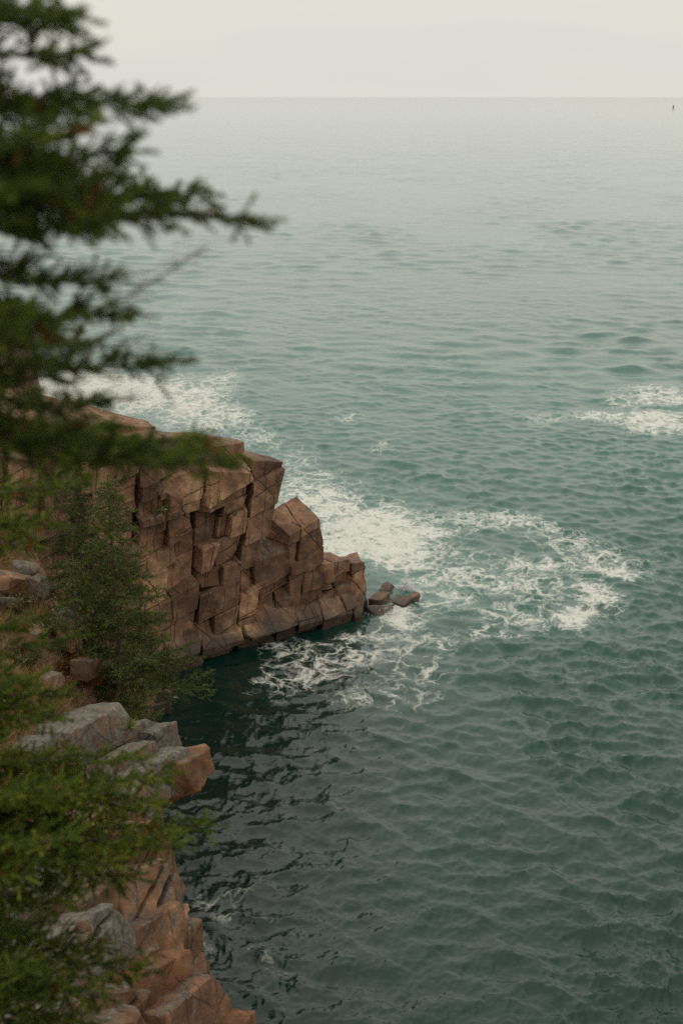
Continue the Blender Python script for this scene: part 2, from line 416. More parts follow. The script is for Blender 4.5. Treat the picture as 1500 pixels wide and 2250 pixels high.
def build_sea():
    wd = np.array((-0.38, -1.0)); wd /= np.linalg.norm(wd)
    wd2 = np.array((0.25, -1.0)); wd2 /= np.linalg.norm(wd2)
    TA = ocean_tile(1024, 97.0, 0.55, 40.0, 2.6, 0.175, wd, 1.2, 5, 3.15)
    TB = ocean_tile(1024, 31.0, 0.10, 0.9, 0.42, 0.26, wd2, 0.6, 9, 3.3)
    TC = ocean_tile(1024, 420.0, 2.4, 200.0, 5.0, 0.100, wd, 2.2, 21)
    az = [math.radians(a) for a in np.arange(-15.6, 15.601, 0.060)]
    ex = []; a = 15.6; stp = 0.06
    while a < 62: a += stp; stp *= 1.10; ex.append(math.radians(a))
    az = np.array([-e for e in ex[::-1]] + az + ex)
    deps = []; d = 60.0; 
    while d > 36.5: deps.append(d); d -= 0.4
    while d > 1.2:
        deps.append(d); d -= 0.065 if d > 22 else 0.045 if d > 14 else 0.030 if d > 4 else 0.040
    while d > 0.012: deps.append(d); d *= 0.965
    r = EYE / np.tan(np.radians(np.array(deps)))
    R, A = np.meshgrid(r, az, indexing='ij')
    x = (R * np.sin(A)).ravel(); y = (R * np.cos(A)).ravel(); rr = R.ravel()
    h = np.zeros((len(x), 3))
    fa = 0.20 * sstep(1200, 300, rr) + 0.80 * sstep(170, 40, rr); fb_ = sstep(125, 40, rr); fc = sstep(5000, 300, rr) * (0.40 + 0.60 * sstep(60, 130, rr))
    crowd = np.clip(0.75 + 2.2 * fbm(np.stack((x * 0.06, y * 0.03, x * 0 + 5), -1), 5, 13), 0.2, 2.2)
    h += tile_sample(TC, 420.0, x, y) * (fc * crowd)[:, None]
    ca, sa = math.cos(0.7), math.sin(0.7)
    gust = np.clip(0.92 + 1.2 * fbm(np.stack((x * 0.06, y * 0.03, x * 0), -1), 4, 3) + 1.1 * fbm(np.stack((x * 0.30, y * 0.16, x * 0 + 9), -1), 3, 33), 0.25, 2.0)
    # the cove behind the point is sheltered
    shel = sstep(0.0, 5.5, (x + 4.5) * 0.8 + (y - 34) * 0.02 + 1.5)
    shel = 0.78 + 0.22 * np.maximum(shel, sstep(55, 70, y))
    gust = np.maximum(gust, 0.75 * sstep(70, 40, rr))
    h += tile_sample(TA, 97.0, x, y) * (fa * (0.15 + 0.85 * gust))[:, None]
    h += tile_sample(TB, 31.0, x, y) * (fb_ * gust)[:, None]
    h *= (shel * (1.0 + 0.38 * sstep(60, 32, rr)))[:, None]
    ch = 0.85
    vx = x + ch * h[:, 1]; vy = y + ch * h[:, 2]
    verts = np.stack((vx, vy, h[:, 0]), -1)
    nr, na = R.shape
    i = np.arange(nr - 1)[:, None] * na + np.arange(na - 1)[None, :]
    faces = np.stack((i, i + 1, i + na + 1, i + na), -1).reshape(-1, 4)[:, ::-1]
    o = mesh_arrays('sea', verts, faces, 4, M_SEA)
    # foam: patches of churned water (centre px, half sizes px -> metres on the water, density)
    dens = np.zeros(len(x)); aer = np.zeros(len(x))
    wob = np.stack((x * 0.35, y * 0.22, x * 0), -1)
    wx = x + 1.1 * fbm(wob, 4, 40); wy = y + 2.2 * fbm(wob, 4, 50)
    def blob(px, py, hw, hh, d, a=0.0, soft=1.0):
        nonlocal dens, aer
        c = at_z(px, py, 0); up = at_z(px, py - hh, 0); rt = at_z(px + hw, py, 0)
        rx = abs(rt[0] - c[0]); ry = abs(up[1] - c[1])
        e = np.sqrt(((wx - c[0]) / rx) ** 2 + ((wy - c[1]) / ry) ** 2)
        g = sstep(1.7, 0.3, e)
        dens = np.maximum(dens, d * g)
        if a: aer = np.maximum(aer, a * sstep(2.0, 0.3, e))
    for b in FOAM: blob(*b)
    for nm, arr in (('foam', dens), ('aerated', aer)):
        at = o.data.attributes.new(nm, 'FLOAT', 'POINT')
        at.data.foreach_set('value', arr.astype(np.float32))
    return tag(o, 'grey-green open sea with choppy waves, coloured dark in the cove as if mirroring the cliff', None, None, 'structure')
FOAM = [
    # churned white water off the point
    (700, 1100, 110, 34, 0.86, 0.5), (790, 1150, 130, 40, 0.98, 0.7), (860, 1200, 100, 42, 1.0, 0.8), (760, 1200, 90, 40, 1.0, 0.7),
    (900, 1235, 70, 20, 0.85, 0.6), (650, 1075, 70, 26, 0.62, 0.4), (960, 1150, 70, 26, 0.5, 0.3), (640, 1130, 60, 40, 0.7, 0.5),
    # ring of foam drifting out from it
    (1080, 1140, 110, 26, 0.62, 0.3), (1230, 1190, 90, 22, 0.55, 0.25), (1330, 1230, 90, 28, 0.72, 0.3), (1370, 1250, 55, 22, 0.78, 0.3),
    (1310, 1310, 50, 36, 0.80, 0.35), (1265, 1358, 60, 26, 0.86, 0.35), (1150, 1290, 130, 40, 0.56, 0.45), (1040, 1270, 120, 34, 0.60, 0.55),
    (980, 1325, 90, 26, 0.58, 0.6), (1120, 1355, 110, 26, 0.50, 0.35), (1080, 1400, 70, 22, 0.48, 0.2), (940, 1285, 80, 30, 0.52, 0.75),
    (680, 1060, 60, 22, 0.6, 0.3), (1000, 1130, 60, 20, 0.55, 0.3), (1160, 1160, 60, 18, 0.6, 0.3), (930, 1180, 60, 26, 0.75, 0.5), (1000, 1215, 80, 22, 0.48, 0.5), (1180, 1240, 90, 22, 0.6, 0.4),
    # lace by the reef and along the foot of the cliff
    (855, 1350, 60, 14, 0.95, 0.6), (860, 1400, 110, 30, 0.58, 0.25), (770, 1440, 90, 30, 0.60, 0.1), (690, 1470, 90, 40, 0.62, 0.05),
    (640, 1430, 60, 26, 0.52, 0), (740, 1395, 40, 16, 0.66, 0.1), (900, 1470, 80, 40, 0.46, 0.1), (860, 1540, 90, 26, 0.46, 0.05), (600, 1480, 40, 20, 0.46, 0),
    (350, 1500, 26, 8, 0.75, 0),
    # surf behind the headland
    (140, 850, 160, 42, 1.0, 0.7), (300, 860, 130, 40, 0.95, 0.6), (420, 880, 90, 48, 0.82, 0.5), (480, 910, 60, 40, 0.72, 0.4), (480, 840, 60, 26, 0.6, 0.3), (540, 960, 70, 30, 0.45, 0.2),
    (580, 970, 50, 16, 0.5, 0.2), (640, 1020, 50, 40, 0.45, 0.25), (780, 910, 26, 10, 0.5, 0.1), (850, 985, 30, 14, 0.45, 0.1),
    # white patch on the right
    (1440, 925, 110, 22, 0.84, 0.45), (1330, 918, 70, 14, 0.72, 0.3), (1450, 868, 80, 26, 0.70, 0.3), (1200, 915, 70, 12, 0.48, 0.15), (1380, 880, 50, 22, 0.5, 0.2),
    # loose flecks in the cove
    (540, 2030, 60, 24, 0.30, 0), (480, 1990, 50, 30, 0.28, 0), (520, 1960, 40, 12, 0.30, 0), (470, 2110, 30, 40, 0.18, 0), (600, 2140, 40, 20, 0.24, 0),
]
SEA = build_sea()

# ------------------------------------------------------------------ convex rock blocks
def box_polys(lo, hi):
    x0, y0, z0 = lo; x1, y1, z1 = hi
    c = [np.array(p, float) for p in ((x0, y0, z0), (x1, y0, z0), (x1, y1, z0), (x0, y1, z0), (x0, y0, z1), (x1, y0, z1), (x1, y1, z1), (x0, y1, z1))]
    return [[c[i] for i in f] for f in ((0, 3, 2, 1), (4, 5, 6, 7), (0, 1, 5, 4), (1, 2, 6, 5), (2, 3, 7, 6), (3, 0, 4, 7))]
def clip(polys, p, n):
    """keep the half-space (x-p).n <= 0"""
    out = []; cap = []
    for poly in polys:
        res = []; m = len(poly)
        ds = [float(np.dot(v - p, n)) for v in poly]
        for i in range(m):
            a, b = poly[i], poly[(i + 1) % m]; da, db = ds[i], ds[(i + 1) % m]
            if da <= 0: res.append(a)
            if (da < 0 < db) or (db < 0 < da):
                q = a + (b - a) * (da / (da - db)); res.append(q); cap.append(q)
            elif da == 0: cap.append(a)
        if len(res) >= 3: out.append(res)
    if len(cap) >= 3:
        uq = []
        for c in cap:
            if all(np.abs(c - q).max() > 1e-6 for q in uq): uq.append(c)
        if len(uq) >= 3:
            ctr = sum(uq) / len(uq)
            nn = n / np.linalg.norm(n)
            u = np.cross(nn, (0, 0, 1.0) if abs(nn[2]) < 0.9 else (1.0, 0, 0)); u /= np.linalg.norm(u); v = np.cross(nn, u)
            uq.sort(key=lambda q: math.atan2(np.dot(q - ctr, v), np.dot(q - ctr, u)))
            out.append(uq)
    return out
def pts_of(polys): return np.array([v for p in polys for v in p])
def fracture(polys, sets, sizes, R, out):
    pts = pts_of(polys); ctr = pts.mean(0)
    best = None
    for n, sz in zip(sets, sizes):
        e = pts @ n; ext = e.max() - e.min()
        ratio = ext / (sz(ctr) if callable(sz) else sz)
        if best is None or ratio > best[0]: best = (ratio, n, e.min(), ext)
    if best[0] < R.uniform(0.7, 2.3) or len(pts) < 6:
        out.append(polys); return
    n = best[1] + R.normal(0, 0.085, 3); n /= np.linalg.norm(n)
    base = best[2] + best[3] * R.uniform(0.34, 0.66)
    p = ctr + best[1] * (base - ctr @ best[1])
    a = clip(polys, p, n); b = clip(polys, p, -n)
    if len(a) < 4 or len(b) < 4:
        out.append(polys); return
    fracture(a, sets, sizes, R, out); fracture(b, sets, sizes, R, out)

def rock_mesh(name, polys, mat, bevel=0.04, maxlen=0.35, amp=0.045, nscale=1.6, seed=0, angle=32, chip=0):
    bm = bmesh.new()
    R = np.random.default_rng(seed + 77)
    pts = pts_of(polys); ctr = pts.mean(0); size = (pts.max(0) - pts.min(0)).max()
    for _ in range(chip):                                  # knocked-off corners
        v = pts[R.integers(len(pts))]
        n = (v - ctr) / np.linalg.norm(v - ctr) + R.normal(0, 0.45, 3); n /= np.linalg.norm(n)
        ext = (pts - ctr) @ n
        polys = clip(polys, ctr + n * ext.max() * R.uniform(0.66, 0.92), n)
        pts = pts_of(polys)
    for poly in polys:
        vs = [bm.verts.new(v) for v in poly]
        try: bm.faces.new(vs)
        except ValueError: pass
    bmesh.ops.remove_doubles(bm, verts=bm.verts, dist=0.004)
    bmesh.ops.dissolve_degenerate(bm, edges=bm.edges, dist=0.01)
    bmesh.ops.recalc_face_normals(bm, faces=bm.faces)
    if bevel:
        bmesh.ops.bevel(bm, geom=list(bm.edges), offset=min(bevel, size * 0.07), segments=1, profile=0.5, affect='EDGES', clamp_overlap=True)
    bmesh.ops.triangulate(bm, faces=bm.faces)
    for _ in range(4):
        le = [e for e in bm.edges if e.calc_length() > maxlen]
        if not le or len(bm.faces) > 1600: break
        bmesh.ops.subdivide_edges(bm, edges=le, cuts=1)
        bmesh.ops.triangulate(bm, faces=[f for f in bm.faces if len(f.verts) > 3])
    co = np.array([v.co for v in bm.verts])
    nm = np.array([v.normal for v in bm.verts])
    off = ctr * 0 + seed * 3.7
    d = fbm(co * nscale + off, 4, 5)
    # blocky relief: plateaus of flaked-off skin
    pl = np.round(fbm(co * nscale * 0.55 + off, 2, 8) * 3.5) / 3.5
    jit = np.stack([fbm(co * nscale * 1.7 + off + 31 * q, 3, 20 + q) for q in range(3)], -1)
    co = co + nm * (amp * (d + 0.8 * pl))[:, None] + jit * amp * 0.55
    for v, c in zip(bm.verts, co): v.co = c
    bmesh.ops.recalc_face_normals(bm, faces=bm.faces)
    me = bpy.data.meshes.new(name); bm.to_mesh(me); bm.free()
    me.polygons.foreach_set('use_smooth', np.ones(len(me.polygons), bool))
    me.set_sharp_from_angle(angle=math.radians(angle))
    me.materials.append(mat)
    o = bpy.data.objects.new(name, me); COL.objects.link(o)
    return o

def recentre(o):
    """move a mesh object's origin to the centre of its base"""
    n = len(o.data.vertices); co = np.empty(n * 3, np.float32); o.data.vertices.foreach_get('co', co); co = co.reshape(-1, 3)
    c = np.array(((co[:, 0].min() + co[:, 0].max()) / 2, (co[:, 1].min() + co[:, 1].max()) / 2, co[:, 2].min()))
    o.data.vertices.foreach_set('co', (co - c).astype(np.float32).ravel()); o.data.update()
    o.location = c
    return o

# ------------------------------------------------------------------ the headland
HO = np.array((-5.0, 44.1, 0.0))
ES = np.array((0.791, 0.612, 0.0)); NO = np.array((0.612, -0.791, 0.0)); EZ = np.array((0, 0, 1.0))
def L2W(v): return HO + ES * v[0] + NO * v[1] + EZ * v[2]
def loc_polys(lo, hi, cuts=()):
    P = box_polys(lo, hi)
    for p, n in cuts:
        n = np.array(n, float); n /= np.linalg.norm(n)
        P = clip(P, np.array(p, float), n)
    return P
def to_world(P): return [[L2W(v) for v in poly] for poly in P]

J_V = np.array((0.97, 0.10, -0.09)); J_V /= np.linalg.norm(J_V)       # steep joints, leaning
J_H = np.array((-0.19, 0.10, 0.97)); J_H /= np.linalg.norm(J_H)      # gently dipping beds
J_F = np.array((0.12, 0.98, 0.10)); J_F /= np.linalg.norm(J_F)       # parallel to the face

def headland():
    R = np.random.default_rng(4)
    core = empty('headland', tuple(HO))
    tag(core, 'pink granite headland of jointed blocks running out into the sea', None, None, 'structure')
    BK = ((3.9, -1.25, 0), (0.76, -0.65, 0.05))
    masses = [
        # lo, hi, cuts, sizes (along, thick, high), push
        dict(lo=(-10, -9, -1.5), hi=(5, 0.0, 9.5), cuts=[((3.86, 0, 6.1), (1, 0.05, -0.27)), ((3.86, 0, 6.15), (0.21, 0.10, 1)), BK], sz=(0.90, 1.2, 0.80), push=0.25),
        dict(lo=(-5, -6, 6.2), hi=(2.55, -0.30, 9.5), cuts=[((2.55, 0, 6.98), (0.05, 0.02, 1)), ((2.5, -0.4, 6.5), (1, 0.25, -0.15)), ((2.5, -1.7, 0), (0.76, -0.65, 0.05))], sz=(2.2, 2.4, 0.9), push=0.08),
        dict(lo=(-9, -9, 6.8), hi=(1.05, -3.2, 10), cuts=[((1.05, -4, 7.35), (0.16, 0.12, 1)), ((1.0, -4.6, 0), (0.76, -0.65, 0.05))], sz=(2.6, 2.6, 1.0), push=0.05),
        dict(lo=(2.6, -1.9, -1.5), hi=(4.3, -0.12, 3.45), cuts=[((4, 0, 3.30), (-0.05, 0.12, 1))], sz=(1.0, 1.3, 0.95), push=0.12),
        dict(lo=(4.12, -1.5, -1.5), hi=(5.55, -0.02, 4.4), cuts=[((5.3, -0.8, 4.15), (-0.34, 0.30, 1)), ((5.5, -0.6, 3.6), (1, 0.15, 0.24))], sz=(0.85, 1.4, 0.95), push=0.10),
        dict(lo=(5.3, -1.7, -1.5), hi=(7.95, 0.0, 2.7), cuts=[((6.6, -0.3, 2.30), (0.09, -0.10, 1)), ((7.85, -0.8, 1.2), (1, 0.5, 0.06)), ((7.0, -1.6, 1), (0.5, -1, 0))], sz=(0.95, 1.5, 0.85), push=0.10),
        dict(lo=(-4.2, -0.4, -1.2), hi=(7.4, 0.55, 1.55), cuts=[((2, 0.55, 0.45), (0.02, 0.85, 1)), ((7.2, 0, 0), (1, 0.9, 0))], sz=(1.25, 1.5, 0.75), push=0.16),
    ]
    cnt = 0
    for mi, m in enumerate(masses):
        P = loc_polys(m['lo'], m['hi'], m['cuts'])
        blocks = []
        sa, sf, sh = m['sz']
        fz = (lambda q: lambda c: q * (1.0 + 0.45 * float(sstep(2.6, 0.6, c[2])))) if mi == 0 else (lambda q: (lambda c: q))
        tz = (lambda q: (lambda c, g=fz(q): g(c) * (1.0 + 0.9 * float(sstep(-0.9, -2.2, c[1]))) * (1.0 + 0.7 * float(sstep(-5.0, -7.0, c[0])))))
        parts = [P]
        if mi == 0:                                        # long open fissures run through the whole wall
            for fs in (-6.3, -4.1, -1.9, 0.35, 2.05):
                nxt = []
                for q in parts:
                    pl_ = np.array((fs, 0, 3.0)); jn = J_V + R.normal(0, 0.05, 3); jn /= np.linalg.norm(jn); g_ = R.uniform(0.03, 0.08)
                    for h_ in (clip(q, pl_ - jn * g_, jn), clip(q, pl_ + jn * g_, -jn)):
                        if len(h_) >= 4: nxt.append(h_)
                parts = nxt
        for q in parts: fracture(q, (J_V, J_F, J_H), (tz(sa), tz(sf), fz(sh)), R, blocks)
        allp = pts_of(P); top_cut = m['cuts']
        for bi, b in enumerate(blocks):
            pts = pts_of(b); c = pts.mean(0)
            # distance from the mass's outer planes that can be seen from the shore or the sea
            front = m['hi'][1] - pts[:, 1].max()
            dmin = front
            for p, n in m['cuts'][:2 if mi < 3 else 9]:
                n = np.array(n, float); n /= np.linalg.norm(n)
                dmin = min(dmin, float(-((pts - np.array(p)) @ n).max()))
            if dmin > 0.25 or pts[:, 2].max() < -0.3: continue
            isfront = front < 0.3
            sh_ = np.zeros(3)
            if isfront and m['push'] > 0.1:
                sh_[1] = R.choice([R.uniform(-1.6, -0.5), R.uniform(-0.4, 1.0)], p=[0.26, 0.74]) * m['push'] * 1.15
            elif isfront: sh_[1] = R.uniform(-1, 0.6) * m['push']
            else: sh_[2] = R.uniform(-1, 0.4) * min(m['push'], 0.12)
            istop = float(-((pts - np.array(m['cuts'][1 if mi == 0 else 0][0])) @ (np.array(m['cuts'][1 if mi == 0 else 0][1]) / np.linalg.norm(m['cuts'][1 if mi == 0 else 0][1]))).max()) < 0.1
            if istop and mi in (0, 3, 5): sh_[2] -= R.choice((0.0, 0.08, 0.2, 0.38))
            rot = Matrix.Rotation(R.normal(0, 0.012), 3, 'Z') @ Matrix.Rotation(R.normal(0, 0.012), 3, 'X')
            rot = np.array(rot)
            gap = R.choice((0.992, 0.98, 0.96), p=(0.55, 0.33, 0.12))
            b2 = [[(c + rot @ ((v - c) * gap)) + sh_ for v in poly] for poly in b]
            o = rock_mesh('block', to_world(b2), M_GRAN, bevel=0.014, maxlen=0.33, amp=0.05, nscale=2.2, seed=cnt, angle=20, chip=0 if (c[0] > 2.2 and c[2] > 4.6) else int(R.integers(0, 4)) if isfront else 1)
            adopt(o, core); cnt += 1
        # solid mass behind the blocks
        ctr = allp.mean(0)
        inset = 0.95 if mi == 0 else 0.42 if mi not in (1, 2) else 0.3
        P2 = loc_polys([m['lo'][0], m['lo'][1], m['lo'][2]], [m['hi'][0] - inset, m['hi'][1] - inset, m['hi'][2] - inset],
                       [(np.array(p, float) - np.array(n, float) / np.linalg.norm(n) * inset, n) for p, n in m['cuts']])
        if len(P2) >= 4:
            o = rock_mesh('rock_core', to_world(P2), M_GRAN, bevel=0, maxlen=0.9, amp=0.08, nscale=0.9, seed=500 + mi)
            adopt(o, core)
    print('headland blocks', cnt)
    return core
HEAD = headland()

# reef rocks at the tip of the point, each on its own
def boulder(name, A, B, width, thick, mat, seed, label, cat='rock', group=None, roll=0.0, chip=5, bevel=0.08, amp=0.06, maxlen=0.25, up=(0, 0, 1), taper=0.0):
    """a slab whose top ridge runs from A to B"""
    A = np.array(A, float); B = np.array(B, float)
    ax = B - A; Ln = np.linalg.norm(ax); ax /= Ln
    if abs(ax[2]) > 0.75: up = (-0.4, -1.0, 0.0)
    up = np.array(up, float); side = np.cross(up, ax); side /= np.linalg.norm(side); upv = np.cross(ax, side)
    cr_, sr_ = math.cos(roll), math.sin(roll)
    side, upv = side * cr_ + upv * sr_, upv * cr_ - side * sr_
    P = box_polys((0, -width / 2, -thick), (Ln, width / 2, 0))
    P = [[np.array((v[0], v[1] * (1 - taper * v[0] / Ln), v[2] * (1 - 0.5 * taper * v[0] / Ln))) for v in poly] for poly in P]
    W = [[A + ax * v[0] + side * v[1] + upv * v[2] for v in poly] for poly in P]
    o = rock_mesh(name, W, mat, bevel=min(bevel, 0.04), maxlen=maxlen, amp=amp, nscale=1.8, seed=seed, chip=chip, angle=27)
    if label:
        recentre(o); tag(o, label, cat, group)
    return o
G_REEF = 'low rocks off the tip of the headland'
boulder('reef_rock', at_z(840, 1302, 0.02), at_z(858, 1274, 0.30), 0.42, 0.6, M_REEF, 901, 'rounded upright brown rock standing in the water off the headland tip', group=G_REEF, chip=9, bevel=0.14)
boulder('reef_rock', at_z(872, 1326, 0.10), at_z(916, 1300, 0.28), 0.6, 0.6, M_REEF, 902, 'outermost low dark rock with a pointed seaward end', group=G_REEF, chip=4, taper=0.5)
boulder('reef_rock', at_z(815, 1338, 0.2), at_z(850, 1330, 0.15), 0.6, 0.8, M_REEF, 903, 'small brown wet rock awash at the foot of the headland tip', group=G_REEF)
boulder('reef_rock', at_z(822, 1318, 0.25), at_z(842, 1300, 0.22), 0.5, 0.8, M_REEF, 904, 'small wedge of rock squeezed between the cliff tip and the rounded rock', group=G_REEF)
boulder('reef_rock', at_z(835, 1326, 0.02), at_z(880, 1308, 0.04), 1.1, 0.5, M_REEF, 905, 'flat rock shelf washed over by water between the reef rocks', group=G_REEF, amp=0.05)

# ------------------------------------------------------------------ shore ground (cliff top, slope and spur)
EY = np.array([-30, -6, 0, 6, 10, 14, 18.5, 21.6, 25, 28.8, 33.01, 36, 38.5, 41, 43, 47, 60])
EX = np.array([4.0, 3.0, 2.0, 0.2, -1.3, -2.2, -2.8, -3.9, -4.6, -5.0, -5.7, -6.1, -6.8, -7.8, -9.6, -14, -20])
ZE = np.array([17, 16.6, 15.9, 10.2, 6.6, 4.6, 3.6, 3.9, 3.6, 3.0, 2.4, 1.6, 1.1, 1.0, 1.6, 3.0, 4.0])
ZI = np.array([18, 17, 16.3, 11.6, 7.6, 5.7, 5.3, 5.6, 5.2, 4.9, 4.9, 5.1, 5.4, 5.6, 6.0, 6.5, 7])
def ground_z(x, y):
    x = np.asarray(x, float); y = np.asarray(y, float)
    xe = np.interp(y, EY, EX) + 0.25 * np.sin(y * 1.3) + 0.15 * np.sin(y * 3.1 + 1)
    q = xe - x
    ze = np.interp(y, EY, ZE); zi = np.interp(y, EY, ZI)
    z = ze + (zi - ze) * sstep(0, 2.4, q) + 0.10 * np.clip(q - 2.4, 0, 40)
    p = np.stack((x * 0.8, y * 0.8, x * 0), -1)
    z = z + 0.28 * fbm(p, 4, 60) * sstep(-0.5, 0.5, q)
    return np.where(q < 0, np.maximum(z * np.clip(1 + q / 0.9, -1, 1) - 1.2 * sstep(0, -1.2, q), -2.0), z)
def build_ground():
    xs = np.concatenate((np.linspace(-60, -14, 30)[:-1], np.linspace(-14, 5.0, 105)))
    ys = np.concatenate((np.linspace(-40, 8, 50)[:-1], np.linspace(8, 48, 190), np.linspace(48, 90, 30)[1:]))
    X, Y = np.meshgrid(xs, ys, indexing='ij')
    Z = ground_z(X.ravel(), Y.ravel())
    nx, ny = X.shape
    i = np.arange(nx - 1)[:, None] * ny + np.arange(ny - 1)[None, :]
    f = np.stack((i, i + ny, i + ny + 1, i + 1), -1).reshape(-1, 4)
    o = mesh_arrays('shore_ground', np.stack((X.ravel(), Y.ravel(), Z), -1), f, 4, M_SOIL)
    return tag(o, 'steep slope of soil and dead grass above the cove', None, None, 'structure')
GROUND = build_ground()
def gz(x, y): return float(ground_z(np.array([x]), np.array([y]))[0])

# ------------------------------------------------------------------ near cliff blocks
near = empty('near_cliff', (-3.2, 20.5, 0.0))
tag(near, 'weathered granite cliff edge of tilted slabs in the foreground', None, None, 'structure')
NB_R = np.random.default_rng(12)
BED = np.array((-0.42, -0.20, 0.88)); BED /= np.linalg.norm(BED)
def nb(a, za, b, zb, width, thick, seed, mat=None, roll=0.0, chip=3, taper=0.0, bevel=0.03, amp=0.06):
    A = at_z(*a, za); B = at_z(*b, zb); R = NB_R
    ax = B - A; Ln = np.linalg.norm(ax); ax /= Ln
    upg = np.array((-0.4, -1.0, 0.0)) if abs(ax[2]) > 0.75 else np.array((0, 0, 1.0))
    side = np.cross(upg, ax); side /= np.linalg.norm(side); upv = np.cross(ax, side)
    c_, s_ = math.cos(roll - 0.12), math.sin(roll - 0.12); side, upv = side * c_ + upv * s_, upv * c_ - side * s_
    P = box_polys((0, -width / 2, -thick), (Ln, width / 2, 0))
    P = [[A + ax * v[0] + side * v[1] * (1 - taper * v[0] / Ln) + upv * v[2] for v in poly] for poly in P]
    pts = pts_of(P); ctr = pts.mean(0)
    for _ in range(chip + 2):
        v = pts[R.integers(len(pts))]; n = (v - ctr) / np.linalg.norm(v - ctr) + R.normal(0, 0.45, 3); n /= np.linalg.norm(n)
        P = clip(P, ctr + n * ((pts - ctr) @ n).max() * R.uniform(0.68, 0.92), n); pts = pts_of(P)
    out = []
    fracture(P, (BED, ax, side), (0.72, 1.5, 1.4), R, out)
    for q, piece in enumerate(out):
        c = pts_of(piece).mean(0); of = R.normal(0, 0.035, 3) - side * R.uniform(-0.05, 0.05)
        piece = [[c + (v - c) * 0.985 + of for v in poly] for poly in piece]
        o = rock_mesh('block', piece, mat or M_NEAR, bevel=0.025, maxlen=0.17, amp=0.055, nscale=2.0, seed=seed * 7 + q, angle=26, chip=1)
        adopt(o, near)
nb((200, 1945), 5.6, (345, 1892), 5.1, 1.0, 1.1, 1001, roll=-0.25, chip=5, bevel=0.12)
nb((325, 2045), 4.5, (385, 1962), 4.6, 0.7, 1.9, 1002, M_GRAN, chip=2)
nb((225, 2070), 5.2, (385, 1975), 4.8, 0.62, 0.8, 1003, roll=-0.2, chip=2)
nb((300, 2070), 4.4, (390, 2010), 4.3, 0.9, 1.4, 1004, chip=2)
nb((30, 2075), 6.0, (240, 1975), 5.7, 1.1, 1.0, 1005, M_GREY, roll=-0.2, chip=3)
nb((215, 2125), 5.1, (330, 2065), 5.0, 0.75, 0.8, 1006, chip=4)
nb((250, 2150), 5.2, (415, 2075), 4.7, 0.7, 0.9, 1007, M_ORNG, roll=-0.1, chip=4, bevel=0.1)
nb((290, 2240), 4.9, (445, 2120), 4.3, 0.95, 1.2, 1008, M_NEAR, roll=-0.15, chip=3)
nb((372, 2115), 3.5, (420, 2050), 3.6, 0.5, 2.6, 1009, M_GRAN)
nb((395, 2155), 3.1, (448, 2085), 3.1, 0.5, 2.8, 1010)
nb((405, 2215), 3.9, (462, 2150), 3.8, 0.5, 1.6, 1011, M_ORNG, chip=2)
nb((350, 2310), 4.2, (488, 2212), 3.7, 1.2, 2.6, 1012, M_ORNG, roll=-0.05, chip=0)
nb((-40, 2150), 6.2, (120, 2090), 6.0, 0.9, 0.9, 1013, M_GREY)
nb((60, 2270), 5.7, (300, 2210), 5.1, 0.8, 0.9, 1014, chip=4)
nb((-40, 2230), 6.1, (170, 2170), 5.7, 0.7, 0.8, 1015, M_GREY)
nb((180, 2190), 5.4, (300, 2150), 5.2, 0.6, 0.8, 1016)
nb((170, 1860), 5.4, (315, 1800), 4.7, 1.0, 1.6, 1017, M_ORNG, chip=4)
nb((150, 1790), 5.0, (305, 1745), 4.3, 1.0, 1.8, 1018, M_NEAR, chip=4)
nb((100, 1990), 6.0, (230, 1900), 5.6, 1.0, 1.0, 1019)
nb((0, 1960), 6.3, (120, 1880), 6.0, 1.2, 1.0, 1020, M_GREY)
nb((150, 2330), 5.4, (330, 2290), 4.9, 1.1, 1.4, 1021)
nb((330, 2330), 3.9, (450, 2280), 3.5, 1.1, 1.8, 1022, M_ORNG)
nb((320, 1990), 3.5, (345, 1900), 3.6, 0.7, 3.0, 1023, M_NEAR)
nb((300, 1890), 3.2, (320, 1780), 3.2, 0.7, 3.2, 1024, M_NEAR)
nb((385, 2180), 2.6, (395, 2100), 2.6, 0.8, 3.0, 1025, M_NEAR)

# ------------------------------------------------------------------ boulders and ledges on the spur
G_SP = 'rocks on the wooded spur'
boulder('boulder', at_z(85, 1615, 4.75), at_z(225, 1545, 4.75), 1.55, 0.8, M_GREY, 1101, 'big grey lichened slab boulder tilted on the grassy slope', group=G_SP, roll=-0.22, chip=4, bevel=0.1)
boulder('boulder', at_z(40, 1645, 4.9), at_z(105, 1610, 4.9), 1.0, 0.8, M_GREY, 1102, 'grey angular boulder half hidden at the lower left of the big slab', group=G_SP, roll=-0.3)
ledge = empty('rock_ledge', tuple(at_z(330, 1690, 2.5)))
tag(ledge, 'overhanging grey granite ledge with an orange broken tip above the water', 'rock', G_SP)
def lg(a, za, b, zb, w_, t_, seed, mat, roll=-0.3, chip=3, taper=0.0, bevel=0.09):
    o = boulder('slab', at_z(*a, za), at_z(*b, zb), w_, t_, mat, seed, None, roll=roll, chip=chip, taper=taper, bevel=0.035, maxlen=0.16, amp=0.07)
    adopt(o, ledge)
lg((215, 1712), 4.3, (378, 1640), 4.1, 1.45, 0.95, 1111, M_GREY, chip=5, taper=0.3, roll=-0.25)
lg((340, 1682), 4.05, (464, 1634), 3.98, 1.5, 0.85, 1112, M_ORNG, chip=6, taper=0.80, roll=-0.25)
lg((190, 1690), 4.5, (330, 1620), 4.35, 0.7, 0.7, 1113, M_GREY, chip=4)
lg((240, 1610), 4.3, (320, 1575), 4.2, 0.6, 0.5, 1114, M_GREY, chip=4)
lg((310, 1610), 4.25, (365, 1585), 4.15, 0.7, 0.6, 1115, M_GREY, chip=4)
lg((190, 1745), 4.4, (320, 1705), 4.2, 0.8, 1.2, 1116, M_GREY, chip=3)
